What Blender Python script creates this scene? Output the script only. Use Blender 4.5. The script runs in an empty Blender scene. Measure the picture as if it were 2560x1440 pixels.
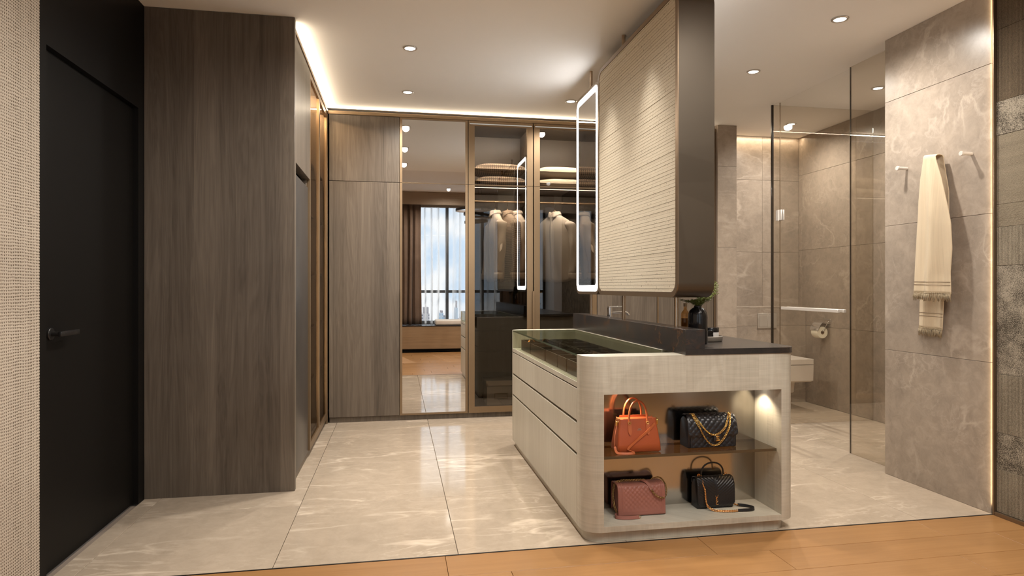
import bpy, bmesh, math, random
from mathutils import Vector, Matrix
random.seed(7)
PI = math.pi
SC = bpy.context.scene
COL = SC.collection
# ------------------------------------------------------------------ camera, world, exposure
F_PX, YAW, EYE = 1581.0, math.atan((1280 - 993.24) / 1581.0), 1.2
cam_d = bpy.data.cameras.new('camera')
cam_d.sensor_width = 36.0
cam_d.lens = F_PX * 36.0 / 2560.0
cam_d.shift_y = -2.0 / 2560.0
cam_d.clip_start = 0.02
cam_d.clip_end = 500
cam = bpy.data.objects.new('camera', cam_d)
COL.objects.link(cam)
cam.location = (0, 0, EYE)
cam.rotation_euler = (PI / 2, 0, -YAW)
SC.camera = cam
SC.view_settings.view_transform = 'Standard'
SC.view_settings.look = 'None'
SC.view_settings.exposure = 0.55
SC.view_settings.gamma = 1.0
SC.view_settings.use_curve_mapping = False
SC.cycles.use_denoising = True
SC.cycles.max_bounces = 10
SC.cycles.diffuse_bounces = 7
SC.cycles.glossy_bounces = 6
SC.cycles.transparent_max_bounces = 24
SC.cycles.transmission_bounces = 6
SC.cycles.caustics_reflective = False
SC.cycles.caustics_refractive = False
SC.cycles.sample_clamp_indirect = 4.0

WARM = (1.0, 0.945, 0.865)
WARMER = (1.0, 0.82, 0.60)
SPOT_W, COVE_W = 72.0, 5.0

# world: a bright sky with drifting clouds
w = bpy.data.worlds.new('sky')
SC.world = w
w.use_nodes = True
nt = w.node_tree
nt.nodes.clear()
wo = nt.nodes.new('ShaderNodeOutputWorld')
bg = nt.nodes.new('ShaderNodeBackground')
tc = nt.nodes.new('ShaderNodeTexCoord')
no = nt.nodes.new('ShaderNodeTexNoise')
no.inputs['Scale'].default_value = 13.0
no.inputs['Detail'].default_value = 6.0
cr = nt.nodes.new('ShaderNodeValToRGB')
cr.color_ramp.elements[0].position = 0.42
cr.color_ramp.elements[0].color = (0.60, 0.75, 0.93, 1)
cr.color_ramp.elements[1].position = 0.56
cr.color_ramp.elements[1].color = (0.95, 0.97, 1.0, 1)
nt.links.new(tc.outputs['Generated'], no.inputs['Vector'])
nt.links.new(no.outputs['Fac'], cr.inputs['Fac'])
nt.links.new(cr.outputs['Color'], bg.inputs['Color'])
bg.inputs['Strength'].default_value = 0.95
nt.links.new(bg.outputs['Background'], wo.inputs['Surface'])


def lamp(kind, name, loc, power, color=WARM, rot=(0, 0, 0), **kw):
    d = bpy.data.lights.new(name, kind)
    d.energy = power
    d.color = color
    for k, v in kw.items():
        setattr(d, k, v)
    o = bpy.data.objects.new(name, d)
    COL.objects.link(o)
    o.location = loc
    o.rotation_euler = rot
    return o


CEIL = 2.79
# LED strips in the cove above the wardrobes (behind the lip of the tops, throwing on the ceiling)
lamp('AREA', 'cove_strip_light', (1.2, 5.80, 2.768), COVE_W * 1.3, WARMER, (math.radians(-115), 0, 0), shape='RECTANGLE', size=3.6, size_y=0.018)
lamp('AREA', 'cove_strip_light', (-0.625, 4.86, 2.768), COVE_W * 1.0, WARMER, (math.radians(-115), 0, math.radians(90)), shape='RECTANGLE', size=1.75, size_y=0.018)
# strip above the bathroom back wall and the warm slot beside the carpeted wall
lamp('AREA', 'wall_wash_light', (3.76, 6.03, 2.776), 2.2, WARMER, (math.radians(12), 0, 0), shape='RECTANGLE', size=0.9, size_y=0.03)
lamp('AREA', 'edge_strip_light', (3.0905, 2.8335, 1.40), 0.9, (1.0, 0.74, 0.44), (math.radians(90), 0, math.radians(-22)), shape='RECTANGLE', size=0.006, size_y=2.7)
lamp('SUN', 'sun', (0, -20, 20), 1.5, (1.0, 0.93, 0.84), (math.radians(42), 0, math.radians(-12)), angle=math.radians(0.6))  # added sun, whitens the sheer folds and fills the bedroom
# daylight portal of the bay window
po = lamp('AREA', 'window_portal', (0.9, -0.98, 1.62), 1.0, (1, 1, 1), (math.radians(90), 0, 0), shape='RECTANGLE', size=4.2, size_y=2.2)
po.data.cycles.is_portal = True


# ------------------------------------------------------------------ materials
def nodes(name):
    m = bpy.data.materials.new(name)
    m.use_nodes = True
    t = m.node_tree
    t.nodes.clear()
    out = t.nodes.new('ShaderNodeOutputMaterial')
    return m, t, out


def nd(t, kind, **inp):
    n = t.nodes.new('ShaderNode' + kind)
    for k, v in inp.items():
        if k in ('operation', 'blend_type', 'data_type', 'feature', 'noise_dimensions', 'wave_type', 'bands_direction', 'wave_profile', 'distance', 'interpolation_type', 'voronoi_dimensions'):
            setattr(n, k, v)
    return n


def L(t, a, b):
    t.links.new(a, b)


def math_n(t, op, a, b=None, c=None):
    n = t.nodes.new('ShaderNodeMath')
    n.operation = op
    for i, v in enumerate((a, b, c)):
        if v is None:
            continue
        if isinstance(v, (int, float)):
            n.inputs[i].default_value = v
        else:
            L(t, v, n.inputs[i])
    return n.outputs[0]


def mixc(t, fac, a, b, mode='MIX'):
    n = t.nodes.new('ShaderNodeMix')
    n.data_type = 'RGBA'
    n.blend_type = mode
    for i, v in ((0, fac), (6, a), (7, b)):
        if isinstance(v, (int, float)):
            n.inputs[i].default_value = v
        elif isinstance(v, tuple):
            n.inputs[i].default_value = (v[0], v[1], v[2], 1)
        else:
            L(t, v, n.inputs[i])
    return n.outputs[2]


def ramp(t, fac, stops):
    n = t.nodes.new('ShaderNodeValToRGB')
    e = n.color_ramp.elements
    while len(e) < len(stops):
        e.new(0.5)
    for el, (p, c) in zip(e, stops):
        el.position = p
        el.color = (c[0], c[1], c[2], 1) if isinstance(c, tuple) else (c, c, c, 1)
    L(t, fac, n.inputs[0])
    return n.outputs[0]


def mapped(t, scale=(1, 1, 1), coord='Object', rnd=0.0):
    tc = t.nodes.new('ShaderNodeTexCoord')
    v = tc.outputs[coord]
    if rnd:
        oi = t.nodes.new('ShaderNodeObjectInfo')
        s = math_n(t, 'MULTIPLY', oi.outputs['Random'], rnd)
        c = t.nodes.new('ShaderNodeCombineXYZ')
        for i in range(3):
            L(t, s, c.inputs[i])
        a = t.nodes.new('ShaderNodeVectorMath')
        L(t, v, a.inputs[0])
        L(t, c.outputs[0], a.inputs[1])
        v = a.outputs[0]
    mp = t.nodes.new('ShaderNodeMapping')
    mp.inputs['Scale'].default_value = scale
    L(t, v, mp.inputs['Vector'])
    return mp.outputs[0]


def noise(t, vec, scale=1.0, detail=4.0, rough=0.55, dist=0.0):
    n = t.nodes.new('ShaderNodeTexNoise')
    n.inputs['Scale'].default_value = scale
    n.inputs['Detail'].default_value = detail
    n.inputs['Roughness'].default_value = rough
    n.inputs['Distortion'].default_value = dist
    L(t, vec, n.inputs['Vector'])
    return n.outputs['Fac']


def bsdf(t, out, color, rough=0.5, metal=0.0, spec=0.5, bump=None, bstr=0.3, bdist=0.002, **kw):
    b = t.nodes.new('ShaderNodeBsdfPrincipled')
    for k, v in (('Base Color', color), ('Roughness', rough), ('Metallic', metal), ('Specular IOR Level', spec)):
        if isinstance(v, (int, float)):
            b.inputs[k].default_value = v
        elif isinstance(v, tuple):
            b.inputs[k].default_value = (v[0], v[1], v[2], 1)
        else:
            L(t, v, b.inputs[k])
    for k, v in kw.items():
        b.inputs[k].default_value = v
    if bump is not None:
        bn = t.nodes.new('ShaderNodeBump')
        bn.inputs['Strength'].default_value = bstr
        bn.inputs['Distance'].default_value = bdist
        L(t, bump, bn.inputs['Height'])
        L(t, bn.outputs[0], b.inputs['Normal'])
    L(t, b.outputs[0], out.inputs[0])
    return b


def plain(name, color, rough=0.5, metal=0.0, spec=0.5, var=0.06, scale=6.0, bump=0.0, **kw):
    m, t, out = nodes(name)
    v = mapped(t)
    n = noise(t, v, scale, 3)
    c = mixc(t, n, tuple(x * (1 - var) for x in color), tuple(min(1, x * (1 + var)) for x in color))
    if bump:
        bsdf(t, out, c, rough, metal, spec, noise(t, v, 260, 2), bump, 0.0012, **kw)
    else:
        bsdf(t, out, c, rough, metal, spec, **kw)
    return m


def emit(name, color, strength):
    m, t, out = nodes(name)
    e = t.nodes.new('ShaderNodeEmission')
    e.inputs[0].default_value = (*color, 1)
    e.inputs[1].default_value = strength
    L(t, e.outputs[0], out.inputs[0])
    return m


def strips(t, horiz, width):
    return math_n(t, 'FLOOR', math_n(t, 'DIVIDE', horiz, width))


def wood(name, dark, light, width=0.145, along='z', rough=0.5, contrast=1.0, streak=0.5, spec=0.35, rnd=9.0, figure=0.0):
    """veneer: grain along one axis, leaves of veneer of slightly different tone"""
    m, t, out = nodes(name)
    v = mapped(t, (1, 1, 1), 'Object', 0.0)
    sp = t.nodes.new('ShaderNodeSeparateXYZ')
    L(t, v, sp.inputs[0])
    X, Y, Z = sp.outputs
    if along == 'z':
        h, a = math_n(t, 'ADD', X, math_n(t, 'MULTIPLY', Y, 1.037)), Z
    elif along == 'x':
        h, a = math_n(t, 'ADD', Y, math_n(t, 'MULTIPLY', Z, 1.037)), X
    else:
        h, a = math_n(t, 'ADD', X, math_n(t, 'MULTIPLY', Z, 1.037)), Y
    oi = t.nodes.new('ShaderNodeObjectInfo')
    seed = math_n(t, 'MULTIPLY', oi.outputs['Random'], rnd)
    sid = strips(t, math_n(t, 'ADD', h, 50.07), width)
    wn = t.nodes.new('ShaderNodeTexWhiteNoise')
    wn.noise_dimensions = '1D'
    L(t, math_n(t, 'ADD', sid, seed), wn.inputs['W'])
    tone = wn.outputs['Value']
    cb = t.nodes.new('ShaderNodeCombineXYZ')
    L(t, h, cb.inputs[0])
    L(t, math_n(t, 'ADD', math_n(t, 'MULTIPLY', tone, 13.0), seed), cb.inputs[1])
    L(t, a, cb.inputs[2])

    def sc(s):
        mp = t.nodes.new('ShaderNodeMapping')
        mp.inputs['Scale'].default_value = s
        L(t, cb.outputs[0], mp.inputs['Vector'])
        return mp.outputs[0]
    big = noise(t, sc((7, 1, 0.5)), 1.0, 4, 0.6, 1.2)
    ringn = math_n(t, 'FRACT', math_n(t, 'MULTIPLY', big, 9.0))
    ringn = math_n(t, 'ABSOLUTE', math_n(t, 'SUBTRACT', ringn, 0.5))
    fine = noise(t, sc((190, 1, 3.2)), 1.0, 4, 0.7)
    mid = noise(t, sc((38, 1, 0.9)), 1.0, 3, 0.6)
    f = math_n(t, 'ADD', math_n(t, 'MULTIPLY', big, 0.35), math_n(t, 'MULTIPLY', fine, streak * 0.6))
    f = math_n(t, 'ADD', f, math_n(t, 'MULTIPLY', mid, 0.4))
    f = math_n(t, 'ADD', f, math_n(t, 'MULTIPLY', ringn, 0.22))
    f = math_n(t, 'ADD', f, math_n(t, 'MULTIPLY', math_n(t, 'SUBTRACT', tone, 0.5), 0.16))
    if figure:
        fg = noise(t, sc((5, 1, 75)), 1.0, 3, 0.6, 0.8)
        f = math_n(t, 'ADD', f, math_n(t, 'MULTIPLY', math_n(t, 'SUBTRACT', fg, 0.5), figure))
    mean = 0.175 + streak * 0.3 + 0.2 + 0.055
    f = math_n(t, 'ADD', math_n(t, 'MULTIPLY', math_n(t, 'SUBTRACT', f, mean), 2.0 * contrast), 0.5)
    c = mixc(t, f, dark, light)
    n = t.nodes[-1]
    for k in t.nodes:
        if k.type == 'MIX':
            k.clamp_factor = True
    bsdf(t, out, c, rough, 0, spec, fine, 0.25, 0.0008)
    return m


def marble(name, base, dark, vein, rough=0.25, scale=1.0, vein_amt=0.6, spec=0.5, rnd=40.0, vw=1.0):
    m, t, out = nodes(name)
    v = mapped(t, (scale, scale, scale), 'Object', rnd)
    n1 = noise(t, v, 1.6, 6, 0.62, 0.8)
    n2 = noise(t, v, 12.0, 8, 0.74, 0.6)
    n5 = noise(t, v, 55.0, 3, 0.7, 0.0)
    f = math_n(t, 'ADD', math_n(t, 'MULTIPLY', n1, 0.45), math_n(t, 'MULTIPLY', n2, 0.55))
    f = math_n(t, 'ADD', f, math_n(t, 'MULTIPLY', math_n(t, 'SUBTRACT', n5, 0.5), 0.10))
    c = ramp(t, f, [(0.36, dark), (0.60, base)])
    # veins: ridges of distorted noise
    def dirmap(rot, sc):
        mp = t.nodes.new('ShaderNodeMapping')
        mp.inputs['Rotation'].default_value = rot
        mp.inputs['Scale'].default_value = sc
        L(t, v, mp.inputs['Vector'])
        return mp.outputs[0]
    va = dirmap((0.5, 0.45, 0.62), (0.55, 1.9, 1.6))
    vb = dirmap((-0.4, 0.7, -0.9), (0.5, 1.6, 1.9))
    n3 = noise(t, va, 1.15, 6, 0.52, 0.35)
    r = math_n(t, 'ABSOLUTE', math_n(t, 'SUBTRACT', n3, 0.5))
    vein1 = ramp(t, r, [(0.0, 1.0), (0.004 * vw, 0.8), (0.020 * vw, 0.0)])
    n4 = noise(t, vb, 3.4, 7, 0.6, 0.5)
    r2 = math_n(t, 'ABSOLUTE', math_n(t, 'SUBTRACT', n4, 0.52))
    vein2 = ramp(t, r2, [(0.0, 0.55), (0.022 * vw, 0.0)])
    msk = ramp(t, noise(t, v, 2.3, 3), [(0.40, 0.0), (0.62, 1.0)])
    vs = math_n(t, 'MULTIPLY', math_n(t, 'MAXIMUM', vein1, vein2), msk)
    vs = math_n(t, 'MULTIPLY', vs, vein_amt)
    c = mixc(t, vs, c, vein)
    bsdf(t, out, c, rough, 0, spec)
    return m


def thin_glass(name, tint, ior=1.5, gain=1.0, gcol=(1, 1, 1)):
    """a pane: straight-through tinted light plus a Fresnel mirror reflection"""
    m, t, out = nodes(name)
    tr = t.nodes.new('ShaderNodeBsdfTransparent')
    tr.inputs[0].default_value = (*tint, 1)
    gl = t.nodes.new('ShaderNodeBsdfGlossy')
    gl.inputs['Color'].default_value = (*gcol, 1)
    gl.inputs['Roughness'].default_value = 0.0
    fr = t.nodes.new('ShaderNodeFresnel')
    fr.inputs['IOR'].default_value = ior
    ge = t.nodes.new('ShaderNodeNewGeometry')
    # same reflection on both faces of the pane
    vt = t.nodes.new('ShaderNodeMix')
    vt.data_type = 'FLOAT'
    L(t, ge.outputs['Backfacing'], vt.inputs[0])
    vt.inputs[2].default_value = ior
    vt.inputs[3].default_value = 1.0 / ior
    L(t, vt.outputs[0], fr.inputs['IOR'])
    mx = t.nodes.new('ShaderNodeMixShader')
    fac = math_n(t, 'MULTIPLY', fr.outputs[0], gain)
    L(t, fac, mx.inputs[0])
    L(t, tr.outputs[0], mx.inputs[1])
    L(t, gl.outputs[0], mx.inputs[2])
    L(t, mx.outputs[0], out.inputs[0])
    return m


def weave(name, light, dark, pitch=0.011, axes='yz', rough=0.9):
    """open basket weave: threads crossing, dark holes between"""
    m, t, out = nodes(name)
    tc = t.nodes.new('ShaderNodeTexCoord')
    wob = noise(t, tc.outputs['Object'], 45.0, 2)
    wob2 = noise(t, tc.outputs['Object'], 9.0, 3)
    sp = t.nodes.new('ShaderNodeSeparateXYZ')
    L(t, tc.outputs['Object'], sp.inputs[0])
    ids = {'x': 0, 'y': 1, 'z': 2}
    u, v = sp.outputs[ids[axes[0]]], sp.outputs[ids[axes[1]]]
    k = 2 * PI / pitch
    jit = math_n(t, 'MULTIPLY', math_n(t, 'SUBTRACT', wob, 0.5), 4.0)
    jit2 = math_n(t, 'MULTIPLY', math_n(t, 'SUBTRACT', wob2, 0.5), 7.0)
    su = math_n(t, 'SINE', math_n(t, 'ADD', math_n(t, 'MULTIPLY', u, k), jit))
    sv = math_n(t, 'SINE', math_n(t, 'ADD', math_n(t, 'MULTIPLY', v, k * 0.92), math_n(t, 'ADD', jit2, jit)))
    hole = math_n(t, 'MINIMUM', su, math_n(t, 'ADD', sv, math_n(t, 'MULTIPLY', math_n(t, 'SUBTRACT', wob, 0.5), 1.6)))
    holef = ramp(t, math_n(t, 'ADD', math_n(t, 'MULTIPLY', hole, 0.5), 0.5), [(0.50, 0.0), (0.66, 1.0)])
    thread = math_n(t, 'MULTIPLY', su, sv)
    c = mixc(t, noise(t, tc.outputs['Object'], 300.0, 2), tuple(x * 0.82 for x in light), tuple(min(1, x * 1.12) for x in light))
    c = mixc(t, holef, c, dark)
    h = math_n(t, 'SUBTRACT', math_n(t, 'MULTIPLY', thread, 0.25), holef)
    bsdf(t, out, c, rough, 0, 0.15, h, 0.9, 0.003)
    return m


def ribbed(name, light, dark, kind='v', rough=0.95):
    """wall carpet: 'v' upright ribs, 's' looped speckle, 'h' level strie"""
    m, t, out = nodes(name)
    sc = {'v': (330, 330, 190), 's': (250, 250, 250), 'h': (110, 110, 380)}[kind]
    v = mapped(t, sc, 'Object', 5.0)
    n1 = noise(t, v, 1.0, 2, 0.7)
    v2 = mapped(t, {'v': (9, 9, 3), 's': (11, 11, 11), 'h': (1.5, 1.5, 18)}[kind], 'Object', 5.0)
    n2 = noise(t, v2, 1.0, 4, 0.6)
    f = math_n(t, 'ADD', math_n(t, 'MULTIPLY', n1, 0.85), math_n(t, 'MULTIPLY', n2, 0.5))
    if kind == 'v':
        tc = t.nodes.new('ShaderNodeTexCoord')
        sp = t.nodes.new('ShaderNodeSeparateXYZ')
        L(t, tc.outputs['Object'], sp.inputs[0])
        rb = math_n(t, 'SINE', math_n(t, 'MULTIPLY', sp.outputs[1], 2 * PI / 0.0066))
        f = math_n(t, 'ADD', f, math_n(t, 'MULTIPLY', rb, 0.16))
    lo, hi = {'v': (0.45, 0.95), 's': (0.56, 0.80), 'h': (0.42, 0.95)}[kind]
    c = ramp(t, f, [(lo, dark), (hi, light)])
    bsdf(t, out, c, rough, 0, 0.1, f, 0.9, 0.004)
    return m


def check(name, a, b, mid, cell=0.024, uv=True):
    """gingham: the two-way checks of woven cloth, laid along the cloth by its own UV map"""
    m, t, out = nodes(name)
    tc = t.nodes.new('ShaderNodeTexCoord')
    sp = t.nodes.new('ShaderNodeSeparateXYZ')
    L(t, tc.outputs['UV'], sp.inputs[0])
    def band(x):
        f = math_n(t, 'FRACT', math_n(t, 'DIVIDE', x, cell))
        return math_n(t, 'GREATER_THAN', f, 0.5)
    s = math_n(t, 'ADD', band(sp.outputs[0]), band(sp.outputs[1]))
    c = ramp(t, math_n(t, 'MULTIPLY', s, 0.5), [(0.0, a), (0.5, mid), (1.0, b)])
    t.nodes[-1].color_ramp.interpolation = 'CONSTANT' if False else 'LINEAR'
    bsdf(t, out, c, 0.9, 0, 0.1, noise(t, tc.outputs['UV'], 900, 2), 0.4, 0.001)
    return m


def cloth(name, color, rough=0.9, var=0.1, scale=14, weave_b=0.4, stretch=(1, 1, 1), trans=0.0):
    m, t, out = nodes(name)
    v = mapped(t, stretch)
    n = noise(t, v, scale, 4)
    f = noise(t, v, 420, 2)
    c = mixc(t, n, tuple(x * (1 - var) for x in color), tuple(min(1, x * (1 + var)) for x in color))
    b = bsdf(t, out, c, rough, 0, 0.15, f, weave_b, 0.001)
    b.inputs['Sheen Weight'].default_value = 0.15
    return m


MT = {}
MT['veneer'] = wood('smoked_veneer', (0.066, 0.051, 0.038), (0.170, 0.135, 0.103), 0.118, 'z', 0.42, 1.05)
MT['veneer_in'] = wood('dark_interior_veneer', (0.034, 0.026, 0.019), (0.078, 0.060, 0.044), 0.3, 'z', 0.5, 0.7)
MT['sycamore'] = wood('pale_sycamore', (0.43, 0.385, 0.305), (0.56, 0.52, 0.43), 0.17, 'z', 0.38, 1.0, 0.35, 0.4, 9.0, 0.0)
MT['sycamore_x'] = wood('pale_sycamore_figured', (0.39, 0.35, 0.28), (0.575, 0.535, 0.445), 0.19, 'z', 0.38, 0.8, 0.12, 0.4, 9.0, 0.6)
MT['plank'] = wood('honey_oak', (0.260, 0.122, 0.040), (0.395, 0.208, 0.080), 5.0, 'x', 0.33, 0.75, 0.4, 0.45, 30.0)
MT['bench_wood'] = wood('woven_oak', (0.20, 0.125, 0.062), (0.36, 0.23, 0.125), 0.05, 'x', 0.6, 0.8)
MT['floor_tile'] = marble('sand_marble_floor', (0.480, 0.388, 0.295), (0.385, 0.310, 0.232), (0.70, 0.58, 0.455), 0.09, 1.0, 0.95, 0.7)
MT['wall_tile'] = marble('taupe_marble_wall', (0.355, 0.290, 0.230), (0.240, 0.196, 0.157), (0.50, 0.42, 0.345), 0.30, 1.15, 0.65, 0.4)
MT['black_stone'] = marble('black_stone', (0.035, 0.030, 0.027), (0.020, 0.018, 0.018), (0.12, 0.055, 0.020), 0.26, 2.4, 0.6, 0.35, 40.0, 1.3)
MT['grout'] = plain('grout', (0.22, 0.17, 0.13), 0.9)
MT['ceiling'] = plain('ceiling_paint', (0.90, 0.88, 0.85), 0.9, var=0.01, spec=0.2)
MT['bed_ceiling'] = plain('white_ceiling_paint', (0.80, 0.79, 0.78), 0.9, var=0.01, spec=0.2)
MT['black'] = plain('black_lacquer', (0.0055, 0.0047, 0.0040), 0.5, var=0.05, spec=0.15)
MT['black_gloss'] = plain('black_gloss', (0.010, 0.009, 0.009), 0.12, spec=0.5)
MT['black_metal'] = plain('black_metal', (0.035, 0.032, 0.030), 0.35, 0.6)
MT['anthracite'] = plain('anthracite_steel', (0.040, 0.037, 0.036), 0.32, 0.2)
MT['bronze'] = plain('bronze_metal', (0.245, 0.168, 0.098), 0.40, 0.7, var=0.04)
MT['bronze_dark'] = plain('dark_bronze', (0.215, 0.150, 0.095), 0.34, 0.7, var=0.04)
MT['bronze_panel'] = plain('satin_bronze_casing', (0.082, 0.062, 0.042), 0.36, 0.45, var=0.03)
MT['veneer_lit'] = wood('walnut_interior', (0.095, 0.062, 0.036), (0.19, 0.13, 0.080), 0.3, 'z', 0.5, 0.7)
MT['brass'] = plain('brass', (0.75, 0.50, 0.20), 0.22, 1.0)
MT['gold'] = plain('gold', (0.90, 0.60, 0.20), 0.2, 1.0)
MT['gold_dark'] = plain('antique_gold', (0.42, 0.27, 0.11), 0.3, 1.0)
MT['gold_rose'] = plain('copper_gold', (0.80, 0.42, 0.16), 0.2, 1.0)
MT['chrome'] = plain('chrome', (0.80, 0.79, 0.78), 0.10, 1.0, var=0.01)
MT['satin'] = plain('satin_steel', (0.66, 0.61, 0.56), 0.38, 0.35, var=0.02)
MT['steel'] = plain('brushed_steel', (0.58, 0.54, 0.50), 0.28, 1.0, var=0.03)
MT['mirror'] = plain('mirror_silver', (0.80, 0.79, 0.78), 0.0, 1.0, var=0.0)
MT['niche_back'] = plain('bronzed_mirror', (0.50, 0.475, 0.44), 0.15, 1.0, var=0.0)
MT['glass_case'] = thin_glass('green_case_glass', (0.72, 0.73, 0.665), 1.45, 0.35)
MT['glass_front'] = thin_glass('clear_case_glass', (0.88, 0.89, 0.845), 1.4, 0.3)
MT['glass_edge'] = plain('green_glass_edge', (0.020, 0.055, 0.035), 0.1)
MT['smoked'] = thin_glass('smoked_glass', (0.56, 0.52, 0.47), 1.7, 1.0)
MT['smoked_soft'] = thin_glass('soft_smoked_glass', (0.62, 0.57, 0.50), 1.4, 0.25)
MT['shelf_glass'] = thin_glass('bronze_glass_shelf', (0.66, 0.58, 0.48), 1.5, 1.0)
MT['shelf_edge'] = plain('bronze_glass_edge', (0.085, 0.058, 0.032), 0.12)
MT['shower_tint'] = thin_glass('tinted_shower_glass', (0.925, 0.905, 0.87), 1.6, 1.0)
MT['shower_clear'] = thin_glass('clear_shower_glass', (0.985, 0.985, 0.98), 1.12, 1.0)
MT['glass_dark_edge'] = plain('dark_glass_edge', (0.025, 0.018, 0.012), 0.2)
MT['window_glass'] = thin_glass('window_glass', (0.97, 0.98, 0.98), 1.3, 1.0)
MT['amber'] = thin_glass('amber_glass', (0.80, 0.62, 0.38), 1.5)
MT['amber_oil'] = plain('amber_oil', (0.26, 0.15, 0.055), 0.25)
MT['black_glass'] = thin_glass('smoke_vase_glass', (0.14, 0.13, 0.14), 1.5)
MT['white'] = plain('white_ceramic', (0.72, 0.66, 0.60), 0.22, var=0.01)
MT['white_matt'] = plain('white_card', (0.72, 0.69, 0.65), 0.6, var=0.03)
MT['paper'] = plain('tissue_paper', (0.80, 0.74, 0.60), 0.9, var=0.02)
MT['grey_plate'] = plain('satin_nickel', (0.50, 0.45, 0.39), 0.35, 0.5)
MT['weave'] = weave('open_basket_weave', (0.58, 0.505, 0.415), (0.110, 0.078, 0.048), 0.0108, 'yz')
MT['weave_v'] = weave('valance_weave', (0.42, 0.33, 0.25), (0.12, 0.085, 0.055), 0.016, 'xz')
MT['rib_dark'] = ribbed('dark_ribbed_carpet', (0.175, 0.130, 0.085), (0.060, 0.045, 0.030), 'v')
MT['rib_light'] = ribbed('light_ribbed_carpet', (0.37, 0.315, 0.235), (0.105, 0.086, 0.062), 'v')
MT['speckle'] = ribbed('speckled_loop_carpet', (0.38, 0.325, 0.25), (0.055, 0.045, 0.033), 's')
MT['strie'] = ribbed('strie_carpet', (0.30, 0.25, 0.18), (0.13, 0.104, 0.072), 'h')
MT['gingham'] = check('gingham_check', (0.72, 0.60, 0.47), (0.050, 0.035, 0.027), (0.22, 0.165, 0.125), 0.0195)
MT['gingham_s'] = check('small_check_shirting', (0.60, 0.49, 0.385), (0.135, 0.09, 0.06), (0.34, 0.26, 0.19), 0.017)
MT['cream'] = cloth('cream_cotton', (0.80, 0.72, 0.58))
MT['shirt_a'] = cloth('oatmeal_shirting', (0.68, 0.58, 0.47), weave_b=0.2)
MT['shirt_b'] = cloth('pale_grey_shirting', (0.66, 0.59, 0.51), weave_b=0.2)
MT['shirt_c'] = cloth('stone_shirting', (0.60, 0.51, 0.42), weave_b=0.2)
MT['towel'] = cloth('linen_throw', (0.62, 0.50, 0.345), 0.95, 0.14, 10, 0.8, (1, 14, 0.4))
MT['fringe'] = cloth('olive_fringe', (0.30, 0.235, 0.15), 0.95, 0.3, 90)
MT['stitch'] = plain('brown_thread', (0.17, 0.11, 0.07), 0.9)
MT['curtain'] = cloth('brown_curtain', (0.135, 0.088, 0.060), 0.9, 0.15, 20)
MT['velvet'] = plain('brown_velvet', (0.055, 0.038, 0.028), 0.8, var=0.15)
MT['tray_leather'] = plain('espresso_leather', (0.055, 0.036, 0.025), 0.42, var=0.12)
MT['orange'] = plain('orange_leather', (0.38, 0.080, 0.024), 0.40, var=0.07, bump=0.12)
MT['orange_dark'] = plain('orange_leather_strap', (0.45, 0.115, 0.036), 0.42, bump=0.1)
MT['quilt_black'] = plain('black_lambskin', (0.018, 0.017, 0.019), 0.33, var=0.1, bump=0.15)
MT['black_calf'] = plain('black_calfskin', (0.010, 0.009, 0.010), 0.36, var=0.1, bump=0.1)
MT['pink'] = plain('dusty_pink_leather', (0.300, 0.115, 0.085), 0.50, var=0.08, bump=0.2)
MT['pink_dark'] = plain('pink_leather_gusset', (0.225, 0.085, 0.065), 0.5, bump=0.2)
MT['leaf'] = plain('sprig_green', (0.135, 0.165, 0.028), 0.55, var=0.4, scale=40)
MT['stem'] = plain('sprig_stem', (0.13, 0.10, 0.035), 0.7)
MT['tray_grey'] = plain('grey_stone_tray', (0.235, 0.195, 0.155), 0.6, var=0.12)
MT['tan'] = plain('tan_wood', (0.36, 0.225, 0.13), 0.5)
MT['ring_metal'] = plain('blackened_bronze', (0.035, 0.026, 0.020), 0.45, 0.5)
MT['led'] = emit('mirror_led', (1.0, 0.97, 0.94), 10.0)
MT['led_fill'] = emit('added_rim_led', (1.0, 0.95, 0.88), 4.5)  # glow of the added rim on the stone panel's unseen side
MT['led_line'] = emit('shelf_led', (1.0, 0.90, 0.76), 5.0)
MT['led_top'] = emit('top_rail_led', (1.0, 0.92, 0.80), 0.30)
MT['lamp_disc'] = emit('downlight_lens', (1.0, 0.94, 0.84), 9.0)
MT['display'] = emit('display_segments', (0.9, 0.95, 1.0), 0.6)
MT['tower_a'] = plain('tower_facade', (0.42, 0.38, 0.38), 0.7)


def stone_panel():
    m, t, out = nodes('split_stone')
    v = mapped(t)
    n = noise(t, v, 260, 3, 0.7)
    n2 = noise(t, v, 5, 4)
    sp_ = ramp(t, noise(t, v, 75, 1), [(0.27, 1.0), (0.33, 0.0)])
    c = mixc(t, n, (0.45, 0.385, 0.285), (0.76, 0.68, 0.545))
    c = mixc(t, math_n(t, 'MULTIPLY', n2, 0.6), c, (0.60, 0.52, 0.40))
    c = mixc(t, math_n(t, 'MULTIPLY', sp_, 0.75), c, (0.20, 0.155, 0.105))
    bsdf(t, out, c, 0.85, 0, 0.2, n, 0.7, 0.003)
    return m


MT['stone'] = stone_panel()


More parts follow.
